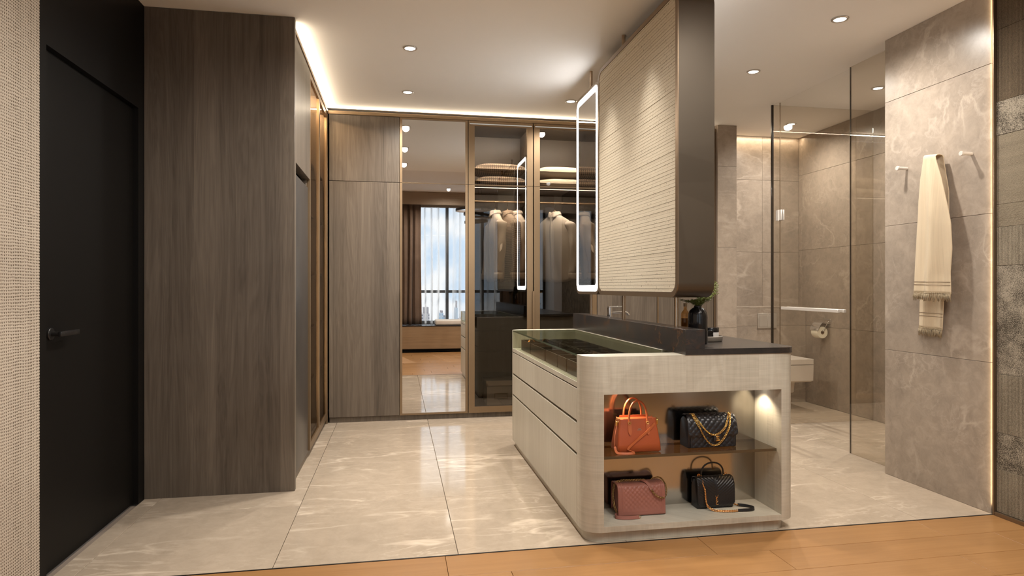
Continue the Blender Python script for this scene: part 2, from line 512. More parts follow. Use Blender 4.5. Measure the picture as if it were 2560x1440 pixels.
def facade(name, a, b, sx, sz):
    m, t, out = nodes(name)
    tc = t.nodes.new('ShaderNodeTexCoord')
    br = t.nodes.new('ShaderNodeTexBrick')
    br.offset = 0.0
    br.inputs['Color1'].default_value = (*a, 1)
    br.inputs['Color2'].default_value = (*a, 1)
    br.inputs['Mortar'].default_value = (*b, 1)
    br.inputs['Scale'].default_value = 1.0
    br.inputs['Brick Width'].default_value = sx
    br.inputs['Row Height'].default_value = sz
    br.inputs['Mortar Size'].default_value = 0.12
    sp = t.nodes.new('ShaderNodeSeparateXYZ')
    cb = t.nodes.new('ShaderNodeCombineXYZ')
    L(t, tc.outputs['Object'], sp.inputs[0])
    L(t, math_n(t, 'ADD', sp.outputs[0], sp.outputs[1]), cb.inputs[0])
    L(t, sp.outputs[2], cb.inputs[1])
    L(t, cb.outputs[0], br.inputs['Vector'])
    bsdf(t, out, br.outputs[0], 0.5)
    return m


MT['tower_grid'] = facade('tower_grid_facade', (0.20, 0.21, 0.24), (0.62, 0.56, 0.55), 0.5, 0.42)
MT['tower_blue'] = facade('tower_blue_glass', (0.34, 0.48, 0.62), (0.55, 0.62, 0.68), 0.6, 0.5)
MT['ground'] = plain('city_ground', (0.33, 0.35, 0.34), 0.9)


def sheer():
    m, t, out = nodes('white_sheer')
    tr = t.nodes.new('ShaderNodeBsdfTransparent')
    tl = t.nodes.new('ShaderNodeBsdfTranslucent')
    tl.inputs[0].default_value = (0.98, 0.98, 0.98, 1)
    lw = t.nodes.new('ShaderNodeLayerWeight')
    lw.inputs[0].default_value = 0.5
    f = ramp(t, lw.outputs['Facing'], [(0.08, 0.06), (0.55, 0.97)])
    mx = t.nodes.new('ShaderNodeMixShader')
    L(t, f, mx.inputs[0])
    L(t, tr.outputs[0], mx.inputs[1])
    L(t, tl.outputs[0], mx.inputs[2])
    L(t, mx.outputs[0], out.inputs[0])
    return m


MT['sheer'] = sheer()


# ------------------------------------------------------------------ mesh helpers
class MB:
    """collects shapes in one bmesh"""

    def __init__(self):
        self.bm = bmesh.new()

    def _tail(self, n):
        self.bm.verts.ensure_lookup_table()
        return self.bm.verts[n:]

    def box(self, x0, x1, y0, y1, z0, z1, bev=0.0, seg=1):
        r = bmesh.ops.create_cube(self.bm, size=1.0)
        vs = r['verts']
        for v in vs:
            v.co = Vector(((x0 + x1) / 2 + v.co.x * (x1 - x0), (y0 + y1) / 2 + v.co.y * (y1 - y0), (z0 + z1) / 2 + v.co.z * (z1 - z0)))
        if bev > 0:
            es = list({e for v in vs for e in v.link_edges})
            bmesh.ops.bevel(self.bm, geom=es, offset=bev, segments=seg, profile=0.5, affect='EDGES')
        return self

    def faces(self, verts, faces):
        vs = [self.bm.verts.new(v) for v in verts]
        for f in faces:
            try:
                self.bm.faces.new([vs[i] for i in f])
            except ValueError:
                pass
        return vs

    @staticmethod
    def _ax(axis, p, h):
        return {'x': (h, p[0], p[1]), 'y': (p[0], h, p[1]), 'z': (p[0], p[1], h)}[axis]

    def prism(self, pts, axis, a0, a1):
        n = len(pts)
        vs = [self._ax(axis, p, a0) for p in pts] + [self._ax(axis, p, a1) for p in pts]
        fs = [list(range(n)), list(range(n, 2 * n))] + [[i, (i + 1) % n, n + (i + 1) % n, n + i] for i in range(n)]
        self.faces(vs, fs)
        return self

    def ring(self, outer, inner, axis, a0, a1):
        n = len(outer)
        vs = []
        for a in (a0, a1):
            vs += [self._ax(axis, p, a) for p in outer] + [self._ax(axis, p, a) for p in inner]
        fs = []
        for i in range(n):
            j = (i + 1) % n
            fs += [[i, j, n + j, n + i], [2 * n + i, 2 * n + j, 3 * n + j, 3 * n + i], [i, j, 2 * n + j, 2 * n + i], [n + i, n + j, 3 * n + j, 3 * n + i]]
        self.faces(vs, fs)
        return self

    def tube(self, path, r, n=8, closed=False, radii=None, cap=True):
        P = [Vector(p) for p in path]
        m = len(P)
        rings = []
        prev = None
        for i in range(m):
            if closed:
                d = (P[(i + 1) % m] - P[i - 1]).normalized()
            else:
                d = (P[min(i + 1, m - 1)] - P[max(i - 1, 0)]).normalized()
            if prev is None:
                a = Vector((0, 0, 1)) if abs(d.z) < 0.9 else Vector((1, 0, 0))
                u = d.cross(a).normalized()
            else:
                u = (prev - d * prev.dot(d)).normalized()
            prev = u
            v = d.cross(u)
            rr_ = radii[i] if radii else r
            rings.append([self.bm.verts.new(P[i] + (u * math.cos(2 * PI * k / n) + v * math.sin(2 * PI * k / n)) * rr_) for k in range(n)])
        for i in range(m if closed else m - 1):
            A, B = rings[i], rings[(i + 1) % m]
            for k in range(n):
                try:
                    self.bm.faces.new([A[k], A[(k + 1) % n], B[(k + 1) % n], B[k]])
                except ValueError:
                    pass
        if cap and not closed:
            self.bm.faces.new(rings[0][::-1])
            self.bm.faces.new(rings[-1])
        return self

    def lathe(self, prof, c=(0, 0, 0), n=28, axis='z'):
        rings = []
        for r, h in prof:
            ring_ = []
            for k in range(n):
                a = 2 * PI * k / n
                p = (math.cos(a) * r, math.sin(a) * r, h)
                if axis == 'x':
                    p = (h, p[0], p[1])
                elif axis == 'y':
                    p = (p[0], h, p[1])
                ring_.append(self.bm.verts.new((p[0] + c[0], p[1] + c[1], p[2] + c[2])))
            rings.append(ring_)
        for A, B in zip(rings, rings[1:]):
            for k in range(n):
                self.bm.faces.new([A[k], A[(k + 1) % n], B[(k + 1) % n], B[k]])
        if prof[0][0] < 1e-6:
            self.bm.faces.new(rings[0][::-1])
        if prof[-1][0] < 1e-6:
            self.bm.faces.new(rings[-1])
        return self

    def ribbon(self, path, across, width, thick):
        """flat strap: rectangular section; across = width direction(s)"""
        P = [Vector(p) for p in path]
        m = len(P)
        rings = []
        for i in range(m):
            d = (P[min(i + 1, m - 1)] - P[max(i - 1, 0)]).normalized()
            a = Vector(across[i] if isinstance(across, list) else across)
            a = (a - d * a.dot(d)).normalized()
            nrm = d.cross(a)
            hw, ht = a * width / 2, nrm * thick / 2
            rings.append([self.bm.verts.new(P[i] + s * hw + q * ht) for s, q in ((-1, -1), (1, -1), (1, 1), (-1, 1))])
        for A, B in zip(rings, rings[1:]):
            for k in range(4):
                self.bm.faces.new([A[k], A[(k + 1) % 4], B[(k + 1) % 4], B[k]])
        self.bm.faces.new(rings[0][::-1])
        self.bm.faces.new(rings[-1])
        return self

    def loft(self, secs, cap=True):
        """secs: list of closed loops of 3D points, equal counts"""
        rings = [[self.bm.verts.new(p) for p in s] for s in secs]
        n = len(rings[0])
        for A, B in zip(rings, rings[1:]):
            for k in range(n):
                self.bm.faces.new([A[k], A[(k + 1) % n], B[(k + 1) % n], B[k]])
        if cap:
            self.bm.faces.new(rings[0][::-1])
            self.bm.faces.new(rings[-1])
        return self

    def grid(self, fn, nu, nv, uvscale=None, wrap_u=False):
        uvl = self.bm.loops.layers.uv.verify() if uvscale else None
        V = [[self.bm.verts.new(fn(i / nu, j / nv)) for j in range(nv + 1)] for i in range(nu if wrap_u else nu + 1)]
        for i in range(nu):
            i2 = (i + 1) % nu if wrap_u else i + 1
            for j in range(nv):
                f = self.bm.faces.new([V[i][j], V[i2][j], V[i2][j + 1], V[i][j + 1]])
                if uvl:
                    for lp, (a, b) in zip(f.loops, ((i, j), (i + 1, j), (i + 1, j + 1), (i, j + 1))):
                        lp[uvl].uv = (a / nu * uvscale[0], b / nv * uvscale[1])
        return self

    def torus(self, c, R, r, axis_u, axis_v, nR=12, nr=5, sx=1.0, sy=1.0):
        u, v = Vector(axis_u).normalized(), Vector(axis_v).normalized()
        path = [Vector(c) + u * math.cos(2 * PI * k / nR) * R * sx + v * math.sin(2 * PI * k / nR) * R * sy for k in range(nR)]
        return self.tube(path, r, nr, True)


def rr(x0, x1, y0, y1, r, n=6, corners=(1, 1, 1, 1)):
    """rounded rectangle, counter-clockwise from lower-left"""
    out = []
    for (cx, cy, a0), on in zip(((x0 + r, y0 + r, PI), (x1 - r, y0 + r, 1.5 * PI), (x1 - r, y1 - r, 0), (x0 + r, y1 - r, 0.5 * PI)), corners):
        if on:
            out += [(cx + r * math.cos(a0 + 0.5 * PI * k / n), cy + r * math.sin(a0 + 0.5 * PI * k / n)) for k in range(n + 1)]
        else:
            px = x0 if cx < (x0 + x1) / 2 else x1
            py = y0 if cy < (y0 + y1) / 2 else y1
            out += [(px, py)] * 1
    return out


def wpos(o):
    v = Vector((0, 0, 0))
    while o is not None:
        v += o.location
        o = o.parent
    return v


def obj(name, mb, mat, parent=None, smooth=True, local=False, angle=38, weld=False):
    bm = mb.bm
    if weld:
        bmesh.ops.remove_doubles(bm, verts=bm.verts, dist=1e-5)
    bmesh.ops.recalc_face_normals(bm, faces=bm.faces)
    me = bpy.data.meshes.new(name)
    if parent is not None and not local:
        bmesh.ops.translate(bm, verts=bm.verts, vec=-wpos(parent))
    bm.to_mesh(me)
    bm.free()
    if smooth:
        for p in me.polygons:
            p.use_smooth = True
        me.set_sharp_from_angle(angle=math.radians(angle))
    o = bpy.data.objects.new(name, me)
    COL.objects.link(o)
    if mat is not None:
        me.materials.append(MT[mat] if isinstance(mat, str) else mat)
    if parent is not None:
        o.parent = parent
    return o


def piece(name, me, loc, parent):
    """another piece that shares mesh data"""
    o = bpy.data.objects.new(name, me)
    COL.objects.link(o)
    o.parent = parent
    o.location = loc
    return o


def tag(o, label=None, cat=None, group=None, kind=None):
    for k, v in (('label', label), ('category', cat), ('group', group), ('kind', kind)):
        if v:
            o[k] = v
    return o


def thing(name, label, cat, loc=(0, 0, 0), rotz=0.0, group=None):
    o = bpy.data.objects.new(name, None)
    o.empty_display_size = 0.1
    COL.objects.link(o)
    o.location = loc
    o.rotation_euler = (0, 0, rotz)
    return tag(o, label, cat, group)


def dup(root, loc, rotz=None, label=None, group=None):
    def cp(o, par):
        c = o.copy()
        COL.objects.link(c)
        if par is not None:
            c.parent = par
        for ch in list(o.children):
            cp(ch, c)
        return c
    r = cp(root, None)
    r.location = loc
    if rotz is not None:
        r.rotation_euler = (0, 0, rotz)
    return tag(r, label, None, group)


def solid(o, th):
    m = o.modifiers.new('thickness', 'SOLIDIFY')
    m.thickness = th
    m.offset = 0
    return o


def spline(pts, n=8):
    """Catmull-Rom through points"""
    P = [Vector(p) for p in pts]
    P = [P[0] * 2 - P[1]] + P + [P[-1] * 2 - P[-2]]
    out = []
    for i in range(1, len(P) - 2):
        for k in range(n):
            t = k / n
            a, b, c, d = P[i - 1], P[i], P[i + 1], P[i + 2]
            out.append(0.5 * ((2 * b) + (c - a) * t + (2 * a - 5 * b + 4 * c - d) * t * t + (3 * b - a - 3 * c + d) * t ** 3))
    out.append(P[-2])
    return out


def resample(path, step):
    P = [Vector(p) for p in path]
    out = [P[0].copy()]
    acc = 0.0
    for a, b in zip(P, P[1:]):
        l = (b - a).length
        if l == 0:
            continue
        while acc + l >= step:
            t = (step - acc) / l
            a = a + (b - a) * t
            out.append(a.copy())
            l = (b - a).length
            acc = 0.0
        acc += l
    return out


XL, XR, YW, YB = -1.41, 3.095, 2.83, 5.77      # walls, wood line, wardrobe fronts
XF, YF, YWIN = 4.22, 6.10, -0.20               # far wall, bathroom back wall, bay
BCEIL = 2.96
# ================================================================== the setting
def struct(name, mb, mat, parent=None, **kw):
    o = obj(name, mb, mat, parent, **kw)
    if parent is None:
        o['kind'] = 'structure'
    return o


_mesh_cache = {}


def tile_mesh(key, w_, d_, h_, axis, mat, bev=0.0012):
    """one tile, lower corner at its own origin; shared between alike tiles"""
    k = (key, round(w_, 4), round(d_, 4), round(h_, 4), axis)
    if k not in _mesh_cache:
        mb = MB().box(0, w_, 0, d_, 0, h_, bev)
        bmesh.ops.recalc_face_normals(mb.bm, faces=mb.bm.faces)
        me = bpy.data.meshes.new(key)
        mb.bm.to_mesh(me)
        mb.bm.free()
        me.materials.append(MT[mat])
        _mesh_cache[k] = me
    return _mesh_cache[k]


def cuts(lo, hi, lines):
    c = [lo] + [x for x in lines if lo + 0.01 < x < hi - 0.01] + [hi]
    return list(zip(c, c[1:]))


# floor: screed, marble tiles, oak planks, threshold strip
floor = struct('floor', MB().box(-1.6, 4.5, -1.1, 6.5, -0.15, -0.0125), 'grout')
G = 0.0026
xt = [-1.32 + 0.795 * k for k in range(8)]
yt = [3.63, 4.43, 5.23, 6.03]
for y0, y1 in cuts(2.838, 6.10, yt):
    for x0, x1 in cuts(-1.41, 4.22, xt):
        me = tile_mesh('floor_tile', x1 - x0 - G, y1 - y0 - G, 0.0125, 'z', 'floor_tile')
        piece('floor_tile', me, (x0 + G / 2, y0 + G / 2, -0.0125), floor)
rj = {0: [-0.99, 0.21, 1.415, 2.61], 1: [-0.73, 0.474, 1.67, 2.87]}
for r in range(15):
    y1 = 2.829 - 0.2 * r
    y0 = max(y1 - 0.2, -0.26)
    js = rj.get(r, [-1.41 + random.uniform(0.2, 1.1) + 1.2 * k for k in range(4)])
    for x0, x1 in cuts(-1.41, 3.11, js):
        me = tile_mesh('plank', x1 - x0 - 0.0018, y1 - y0 - 0.0018, 0.0125, 'z', 'plank', 0.0008)
        piece('plank', me, (x0 + 0.0009, y0 + 0.0009, -0.0125), floor)
struct('trim_1', MB().box(-1.41, XR, 2.830, 2.837, -0.012, 0.0012), 'black_metal')

# ceilings
struct('ceiling', MB().box(-1.6, 4.5, 2.83, 6.5, CEIL, CEIL + 0.3), 'ceiling')
struct('ceiling_bedroom', MB().box(-1.6, 3.4, -1.1, 2.829, BCEIL, BCEIL + 0.15), 'bed_ceiling')

# black panelled wall with the door
mb = MB()
mb.box(-1.56, XL, 2.824, 2.880, 0, CEIL)
mb.box(-1.56, XL, 3.812, 3.93, 0, CEIL)
mb.box(-1.56, XL, 2.880, 3.812, 2.192, CEIL)
struct('wall_left', mb, 'black', smooth=False)
struct('wall_left_rear', MB().box(-1.56, XL - 0.001, 3.93, 6.5, 0, CEIL), 'black', smooth=False)
door = struct('door_1', MB().box(-1.478, -1.437, 2.883, 3.809, 0.004, 2.189, 0.001), 'black')
h = MB().lathe([(0.0, 0), (0.026, 0), (0.026, 0.007), (0.024, 0.009), (0.0, 0.009)], (-1.437, 2.960, 1.003), 28, 'x')
obj('handle_rose', h, 'black_metal', door)
h = MB().lathe([(0.010, 0), (0.010, 0.040)], (-1.430, 2.960, 1.003), 16, 'x')
h.box(-1.400, -1.386, 2.948, 3.105, 0.992, 1.014, 0.003, 2)
obj('lever', h, 'black_metal', door)

# woven wall of the bedroom (left) and carpeted wall (right)
struct('wall_left_bedroom', MB().box(-1.56, XL + 0.004, -1.1, 2.823, 0, BCEIL), 'weave', smooth=False)
wr = struct('wall_right_bedroom', MB().box(3.112, 3.30, -1.1, 2.820, 0, BCEIL), 'grout', smooth=False)
for z0, z1, m in ((0.022, 0.247, 'rib_light'), (0.247, 0.439, 'speckle'), (0.439, 0.746, 'rib_light'), (0.746, 1.313, 'speckle'), (1.313, 1.515, 'rib_light'),
                  (1.515, 1.633, 'strie'), (1.633, 1.995, 'strie'), (1.995, 2.172, 'speckle'), (2.172, 2.55, 'rib_dark'), (2.55, 2.958, 'rib_dark')):
    for y0, y1 in ((-1.0, 0.82), (0.82, 2.819)):
        p = MB().box(3.100 + 0.002 * random.random(), 3.1125, y0 + 0.0005, y1 - 0.0005, z0 + 0.0006, z1 - 0.0006, 0.001)
        obj('fabric_panel', p, m, wr, smooth=False)
struct('baseboard_right', MB().box(3.088, 3.112, -1.0, 2.819, 0, 0.021, 0.001), 'bronze_dark')
struct('trim_2', MB().box(3.0865, 3.112, 2.8195, 2.8285, 0.0015, CEIL, 0.001), 'bronze_dark')


def tiled(name, mb, axis, plane, a0, a1, acuts, zcuts, ztop, out, zlo=0.0):
    """a slab with stone tiles set on its face; out = -1/+1 the way the face looks along its axis"""
    base = struct(name, mb, 'grout', smooth=False)
    for z0, z1 in cuts(zlo, ztop, zcuts):
        for p0, p1 in cuts(a0, a1, acuts):
            wd = p1 - p0 - 0.002
            if axis == 'x':
                me = tile_mesh('wall_tile', 0.0125, wd, z1 - z0 - 0.002, 'x', 'wall_tile', 0.0008)
                loc = (plane if out < 0 else plane - 0.0125, p0 + 0.001, z0 + 0.001)
            else:
                me = tile_mesh('wall_tile', wd, 0.0125, z1 - z0 - 0.002, 'y', 'wall_tile', 0.0008)
                loc = (p0 + 0.001, plane if out < 0 else plane - 0.0125, z0 + 0.001)
            piece('wall_tile', me, loc, base)
    return base


ZC = [0.80, 1.592, 2.386]
tiled('wall_right', MB().box(3.107, 4.40, 2.842, 3.585, 0, CEIL), 'x', 3.095, 2.842, 3.585, [], ZC, CEIL, -1)
tiled('wall_right_bathroom', MB().box(4.232, 4.40, 3.585, 6.30, 0, CEIL), 'x', 4.22, 3.585, 6.10, [3.65, 4.445, 5.244, 6.04], ZC, CEIL, -1)
tiled('wall_back_bathroom', MB().box(3.288, 4.232, 6.112, 6.30, 0, CEIL), 'y', 6.10, 3.288, 4.22, [3.794], [0.80, 1.57, 2.33], CEIL, -1)
tiled('wall_back_pier', MB().box(3.086, 3.288, 5.742, 6.30, 0, CEIL), 'y', 5.73, 3.086, 3.288, [], ZC, CEIL, -1)
tiled('wall_back_ledge', MB().box(3.290, 4.219, 5.992, 6.098, 0, 0.985), 'y', 5.98, 3.290, 4.219, [], [0.80], 0.985, -1)
struct('trim_3', MB().box(3.290, 4.219, 5.979, 6.099, 0.986, 1.000, 0.0015), 'wall_tile')
struct('wall_back', MB().box(-1.56, 3.086, 6.42, 6.55, 0, CEIL), 'black', smooth=False)

# bay window of the bedroom, behind the viewpoint: it shows in the mirror
mb = MB()
mb.box(-1.56, -1.20, -0.34, -0.20, 0, BCEIL)
mb.box(2.95, 3.112, -0.34, -0.20, 0, BCEIL)
mb.box(-1.20, 2.95, -0.34, -0.24, 2.80, BCEIL)
struct('wall_front', mb, 'bed_ceiling', smooth=False)
mb = MB()
mb.box(-1.36, -1.20, -1.06, -0.34, 0, BCEIL)
mb.box(2.95, 3.11, -1.06, -0.34, 0, BCEIL)
mb.box(-1.20, 2.95, -1.06, -0.34, 2.82, BCEIL)
mb.box(-1.20, 2.95, -1.06, -0.97, 0, 0.49)
struct('wall_front_bay', mb, 'bed_ceiling', smooth=False)
win = struct('window_1', MB().box(-1.20, 2.95, -0.985, -0.925, 2.765, 2.82), 'bronze_dark', smooth=False)
for x in (-1.185, -0.47, 0.24, 0.965, 1.665, 2.37, 2.935):
    obj('mullion', MB().box(x - 0.03, x + 0.03, -0.985, -0.925, 0.49, 2.765, 0.003), 'black_metal', win)
for z in (0.515, 1.115):
    obj('transom', MB().box(-1.155, 2.905, -0.98, -0.93, z - 0.028, z + 0.028, 0.003), 'black_metal', win)
xs = (-1.155, -0.44, 0.27, 0.995, 1.695, 2.40)
for x0, x1 in zip(xs, (-0.50, 0.21, 0.935, 1.635, 2.34, 2.905)):
    for z0, z1 in ((0.543, 1.087), (1.143, 2.765)):
        obj('pane', MB().box(x0, x1, -0.957, -0.951, z0, z1), 'window_glass', win, smooth=False)

# skirting under the wardrobes and the lip that hides the cove light
struct('baseboard_back', MB().box(-0.59, 3.066, 5.792, 5.812, 0, 0.046), 'veneer')
struct('baseboard_left', MB().box(-0.645, -0.625, 3.936, 5.772, 0, 0.046), 'veneer')
struct('trim_4', MB().box(-0.600, 3.084, 5.762, 5.786, 2.728, 2.757, 0.0015), 'bronze')
struct('trim_5', MB().box(-0.622, -0.600, 3.936, 5.762, 2.728, 2.757, 0.0015), 'bronze')


# recessed ceiling lamps
def downlight(x, y, label, power=SPOT_W, z=CEIL, group='recessed ceiling downlights'):
    t = thing('downlight', label, 'ceiling lamp', (x, y, z), 0, group)
    r = MB().lathe([(0.034, -0.0015), (0.048, -0.0015), (0.048, -0.005), (0.045, -0.0075), (0.036, -0.0075), (0.034, -0.005), (0.034, -0.0015)], (x, y, z), 32)
    obj('trim_ring', r, 'steel', t)
    obj('lens', MB().lathe([(0.0, -0.002), (0.0345, -0.002), (0.0345, -0.0045), (0.0, -0.0055)], (x, y, z), 28), 'lamp_disc', t)
    lamp('SPOT', 'downlight_beam', (x, y, z - 0.02), power, WARM, (0, 0, 0), spot_size=math.radians(165), spot_blend=1.0, shadow_soft_size=0.033)


downlight(0.083, 3.33, 'recessed downlight nearest the bedroom over the walkway, seen only in the mirror')
downlight(0.083, 4.254, 'recessed downlight over the walkway, the upper one of the two on the plain ceiling')
downlight(0.083, 5.215, 'recessed downlight over the walkway, the lower one close to the mirror wardrobe')
downlight(1.458, 5.224, 'recessed downlight just left of the hanging lit mirror')
downlight(2.58, 3.339, 'largest recessed downlight, at the top right over the way to the shower')
downlight(2.58, 4.265, 'recessed downlight right of the stone panel, beyond the largest one')
downlight(3.77, 4.44, 'recessed downlight seen through the narrow tinted glass panel beside the marble wall', SPOT_W * 1.15)
downlight(3.77, 5.57, 'recessed downlight over the toilet, seen through the shower glass', SPOT_W * 0.7)
# pin spots grazing the stone panel
for y in (3.27, 3.93):
    lamp('SPOT', 'stone_wash_beam', (1.20, y, 2.775), 40.0, WARM, (0, math.radians(7), 0), spot_size=math.radians(62), spot_blend=0.8, shadow_soft_size=0.015)
# downlights added behind the viewpoint as fill for the front faces
for x, y, lb in ((0.0, 1.5, 'added bedroom fill downlight left of the ring chandelier'), (1.9, 1.75, 'added bedroom fill downlight between the chandelier and the dressing room'),
                 (2.5, 1.2, 'added bedroom fill downlight beside the carpeted wall'), (0.9, 0.25, 'added bedroom fill downlight in front of the window')):
    downlight(x, y, lb, 34.0, BCEIL, 'added bedroom fill downlights')

# spots added above the unlit ring chandelier, soft fill from the bedroom side
for k in range(6):
    a = 2 * PI * k / 6
    lamp('SPOT', 'added_fill_spot', (1.30 + 0.27 * math.cos(a), 1.04 + 0.27 * math.sin(a), 2.73), 19.0, (1.0, 0.95, 0.88), spot_size=math.radians(178), spot_blend=0.25, shadow_soft_size=0.0)
# ================================================================== wardrobes
def rect(x0, x1, z0, z1):
    return [(x0, z0), (x1, z0), (x1, z1), (x0, z1)]


ZS = 2.140   # level of the split between lower and upper leaves


def wood_unit(x0, x1, label, handle_x=None):
    t = thing('wardrobe', label, 'wardrobe', ((x0 + x1) / 2, YB, 0))
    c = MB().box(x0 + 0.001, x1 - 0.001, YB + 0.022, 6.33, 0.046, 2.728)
    obj('carcass', c, 'veneer_in', t)
    obj('door', MB().box(x0 + 0.0015, x1 - 0.0015, YB, YB + 0.021, 0.050, ZS - 0.002, 0.0008), 'veneer', t)
    obj('door', MB().box(x0 + 0.0015, x1 - 0.0015, YB, YB + 0.021, ZS + 0.002, 2.7265, 0.0008), 'veneer', t)
    if handle_x is not None:
        obj('edge_handle', MB().box(handle_x - 0.007, handle_x + 0.007, YB - 0.012, YB, 0.05, 2.7265, 0.002, 2), 'bronze', t)
    return t


wood_unit(-0.592, 0.0195, 'smoked oak wardrobe with plain doors in the corner, left of the mirror door')


def frame_door(t, x0, x1, z0, z1, l, r, b, tp, pane_mat, y=YB):
    f = MB().ring(rect(x0, x1, z0, z1), rect(x0 + l, x1 - r, z0 + b, z1 - tp), 'y', y - 0.002, y + 0.020)
    d = obj('door_frame', f, 'bronze', t, smooth=False)
    obj('pane', MB().box(x0 + l - 0.001, x1 - r + 0.001, y + 0.006, y + 0.010, z0 + b - 0.001, z1 - tp + 0.001), pane_mat, d, smooth=False)
    return d


def pull(t, x, z0=0.435, z1=1.164):
    p = rr(x - 0.0075, x + 0.0075, z0, z1, 0.007, 5)
    obj('edge_handle', MB().prism(p, 'y', YB - 0.024, YB - 0.002), 'bronze', t)


tm = thing('wardrobe', 'wardrobe with tall bronze framed mirror doors reflecting a window', 'wardrobe', (0.33, YB, 0))
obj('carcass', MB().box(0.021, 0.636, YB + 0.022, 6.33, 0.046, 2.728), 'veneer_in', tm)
frame_door(tm, 0.0215, 0.6355, 0.048, ZS - 0.0015, 0.0225, 0.0225, 0.016, 0.002, 'mirror')
frame_door(tm, 0.0215, 0.6355, ZS + 0.0015, 2.7265, 0.0225, 0.0225, 0.002, 0.014, 'mirror')
pull(tm, 0.034)


def glass_unit(x0, x1, label, chest=True):
    t = thing('wardrobe', label, 'wardrobe', ((x0 + x1) / 2, YB, 0))
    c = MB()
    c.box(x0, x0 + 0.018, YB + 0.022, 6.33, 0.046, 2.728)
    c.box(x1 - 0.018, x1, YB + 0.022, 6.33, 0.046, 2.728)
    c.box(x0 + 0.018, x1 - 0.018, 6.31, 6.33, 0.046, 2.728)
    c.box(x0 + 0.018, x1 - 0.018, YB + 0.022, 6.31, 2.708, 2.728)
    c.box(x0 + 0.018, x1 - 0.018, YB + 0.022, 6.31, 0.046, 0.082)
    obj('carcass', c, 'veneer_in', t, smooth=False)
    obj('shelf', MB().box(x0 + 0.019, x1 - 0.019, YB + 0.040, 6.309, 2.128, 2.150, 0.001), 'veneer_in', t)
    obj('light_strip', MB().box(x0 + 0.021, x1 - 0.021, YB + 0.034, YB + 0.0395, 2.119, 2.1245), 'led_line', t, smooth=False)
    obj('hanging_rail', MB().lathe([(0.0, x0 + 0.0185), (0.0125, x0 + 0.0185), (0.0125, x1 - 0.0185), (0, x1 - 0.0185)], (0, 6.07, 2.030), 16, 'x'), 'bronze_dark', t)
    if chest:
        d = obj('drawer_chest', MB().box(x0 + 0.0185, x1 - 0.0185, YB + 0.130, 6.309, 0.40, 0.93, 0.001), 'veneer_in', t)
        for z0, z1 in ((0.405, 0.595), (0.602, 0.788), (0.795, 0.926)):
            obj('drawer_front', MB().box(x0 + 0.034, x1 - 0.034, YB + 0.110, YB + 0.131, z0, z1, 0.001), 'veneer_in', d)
    frame_door(t, x0 + 0.001, x1 - 0.001, 0.048, ZS - 0.0015, 0.056, 0.056, 0.056, 0.002, 'smoked')
    frame_door(t, x0 + 0.001, x1 - 0.001, ZS + 0.0015, 2.7265, 0.056, 0.056, 0.002, 0.045, 'smoked')
    obj('top_rail', MB().box(x0 + 0.012, x1 - 0.012, YB - 0.006, YB - 0.002, 2.694, 2.702, 0.001), 'led_top', t)
    lamp('AREA', 'shelf_strip_light', ((x0 + x1) / 2, YB + 0.10, 2.112), 5.0, WARM, (math.radians(25), 0, 0), shape='RECTANGLE', size=x1 - x0 - 0.06, size_y=0.012)
    lamp('AREA', 'shelf_strip_light', ((x0 + x1) / 2, YB + 0.035, 2.70), 16.0, WARM, (math.radians(22), 0, 0), shape='RECTANGLE', size=x1 - x0 - 0.06, size_y=0.012)
    return t


g1 = glass_unit(0.641, 1.246, 'glass fronted wardrobe with checked pillows on its top shelf, beside the mirror')
g2 = glass_unit(1.254, 1.866, 'glass fronted wardrobe holding cream pillows and one front facing shirt')
pull(g1, 1.2464)
wood_unit(1.870, 2.472, 'smoked oak wardrobe with plain doors seen under the stone panel, behind the tap')
wood_unit(2.476, 3.062, 'smoked oak wardrobe with plain doors next to the marble pier', 2.479)
struct('trim_6', MB().box(3.064, 3.084, YB - 0.006, 6.33, 0.0015, 2.757, 0.001), 'bronze_dark')
obj_sw = tag(obj('switch_plate', MB().box(1.425, 1.455, 6.301, 6.3095, 1.095, 1.155, 0.002), 'brass'), 'small brass switch plate on the back of the glass wardrobe below the shirt', 'switch')

# tall side run on the left: veneered end, appliance bay, glazed display cabinets
XS = -0.606
t = thing('tall_cabinet', 'tall smoked oak cabinet end standing between the black door and the walkway', 'cabinet', (-1.0, 3.9, 0))
obj('end_panel', MB().box(-1.409, -0.594, 3.890, 3.935, 0.0, CEIL - 0.002, 0.0012), 'veneer', t)
c = MB()
c.box(-1.408, -0.66, 3.936, 4.000, 0.046, 2.728)
c.box(-1.408, -0.66, 4.622, 4.640, 0.046, 2.728)
c.box(-1.408, -1.39, 4.000, 4.622, 0.046, 2.728)
obj('carcass', c, 'veneer_in', t, smooth=False)
obj('side_filler', MB().box(-0.66, XS, 3.936, 3.992, 0.046, 2.727, 0.0008), 'veneer', t)
obj('side_filler', MB().box(-0.66, -0.628, 4.618, 4.640, 0.046, 1.956, 0.0008), 'veneer', t)
obj('overhead_door', MB().box(-0.66, XS, 3.9925, 4.642, 1.957, 2.727, 0.0008), 'veneer', t)
t = thing('steam_closet', 'slim black garment steaming cabinet built into the veneered side run', 'appliance', (-0.9, 4.31, 0))
obj('body', MB().box(-1.38, -0.664, 4.035, 4.598, 0.002, 1.898), 'black', t, smooth=False)
obj('door', MB().box(-0.664, -0.616, 4.060, 4.612, 0.045, 1.898, 0.004, 2), 'anthracite', t)
obj('door_edge', MB().box(-0.662, -0.640, 4.0355, 4.0598, 0.046, 1.897), 'black_gloss', t, smooth=False)
pn = obj('control_panel', MB().box(-0.6402, -0.6380, 4.036, 4.0590, 1.05, 1.45, 0.0008), 'black_gloss', t)
seg = MB()
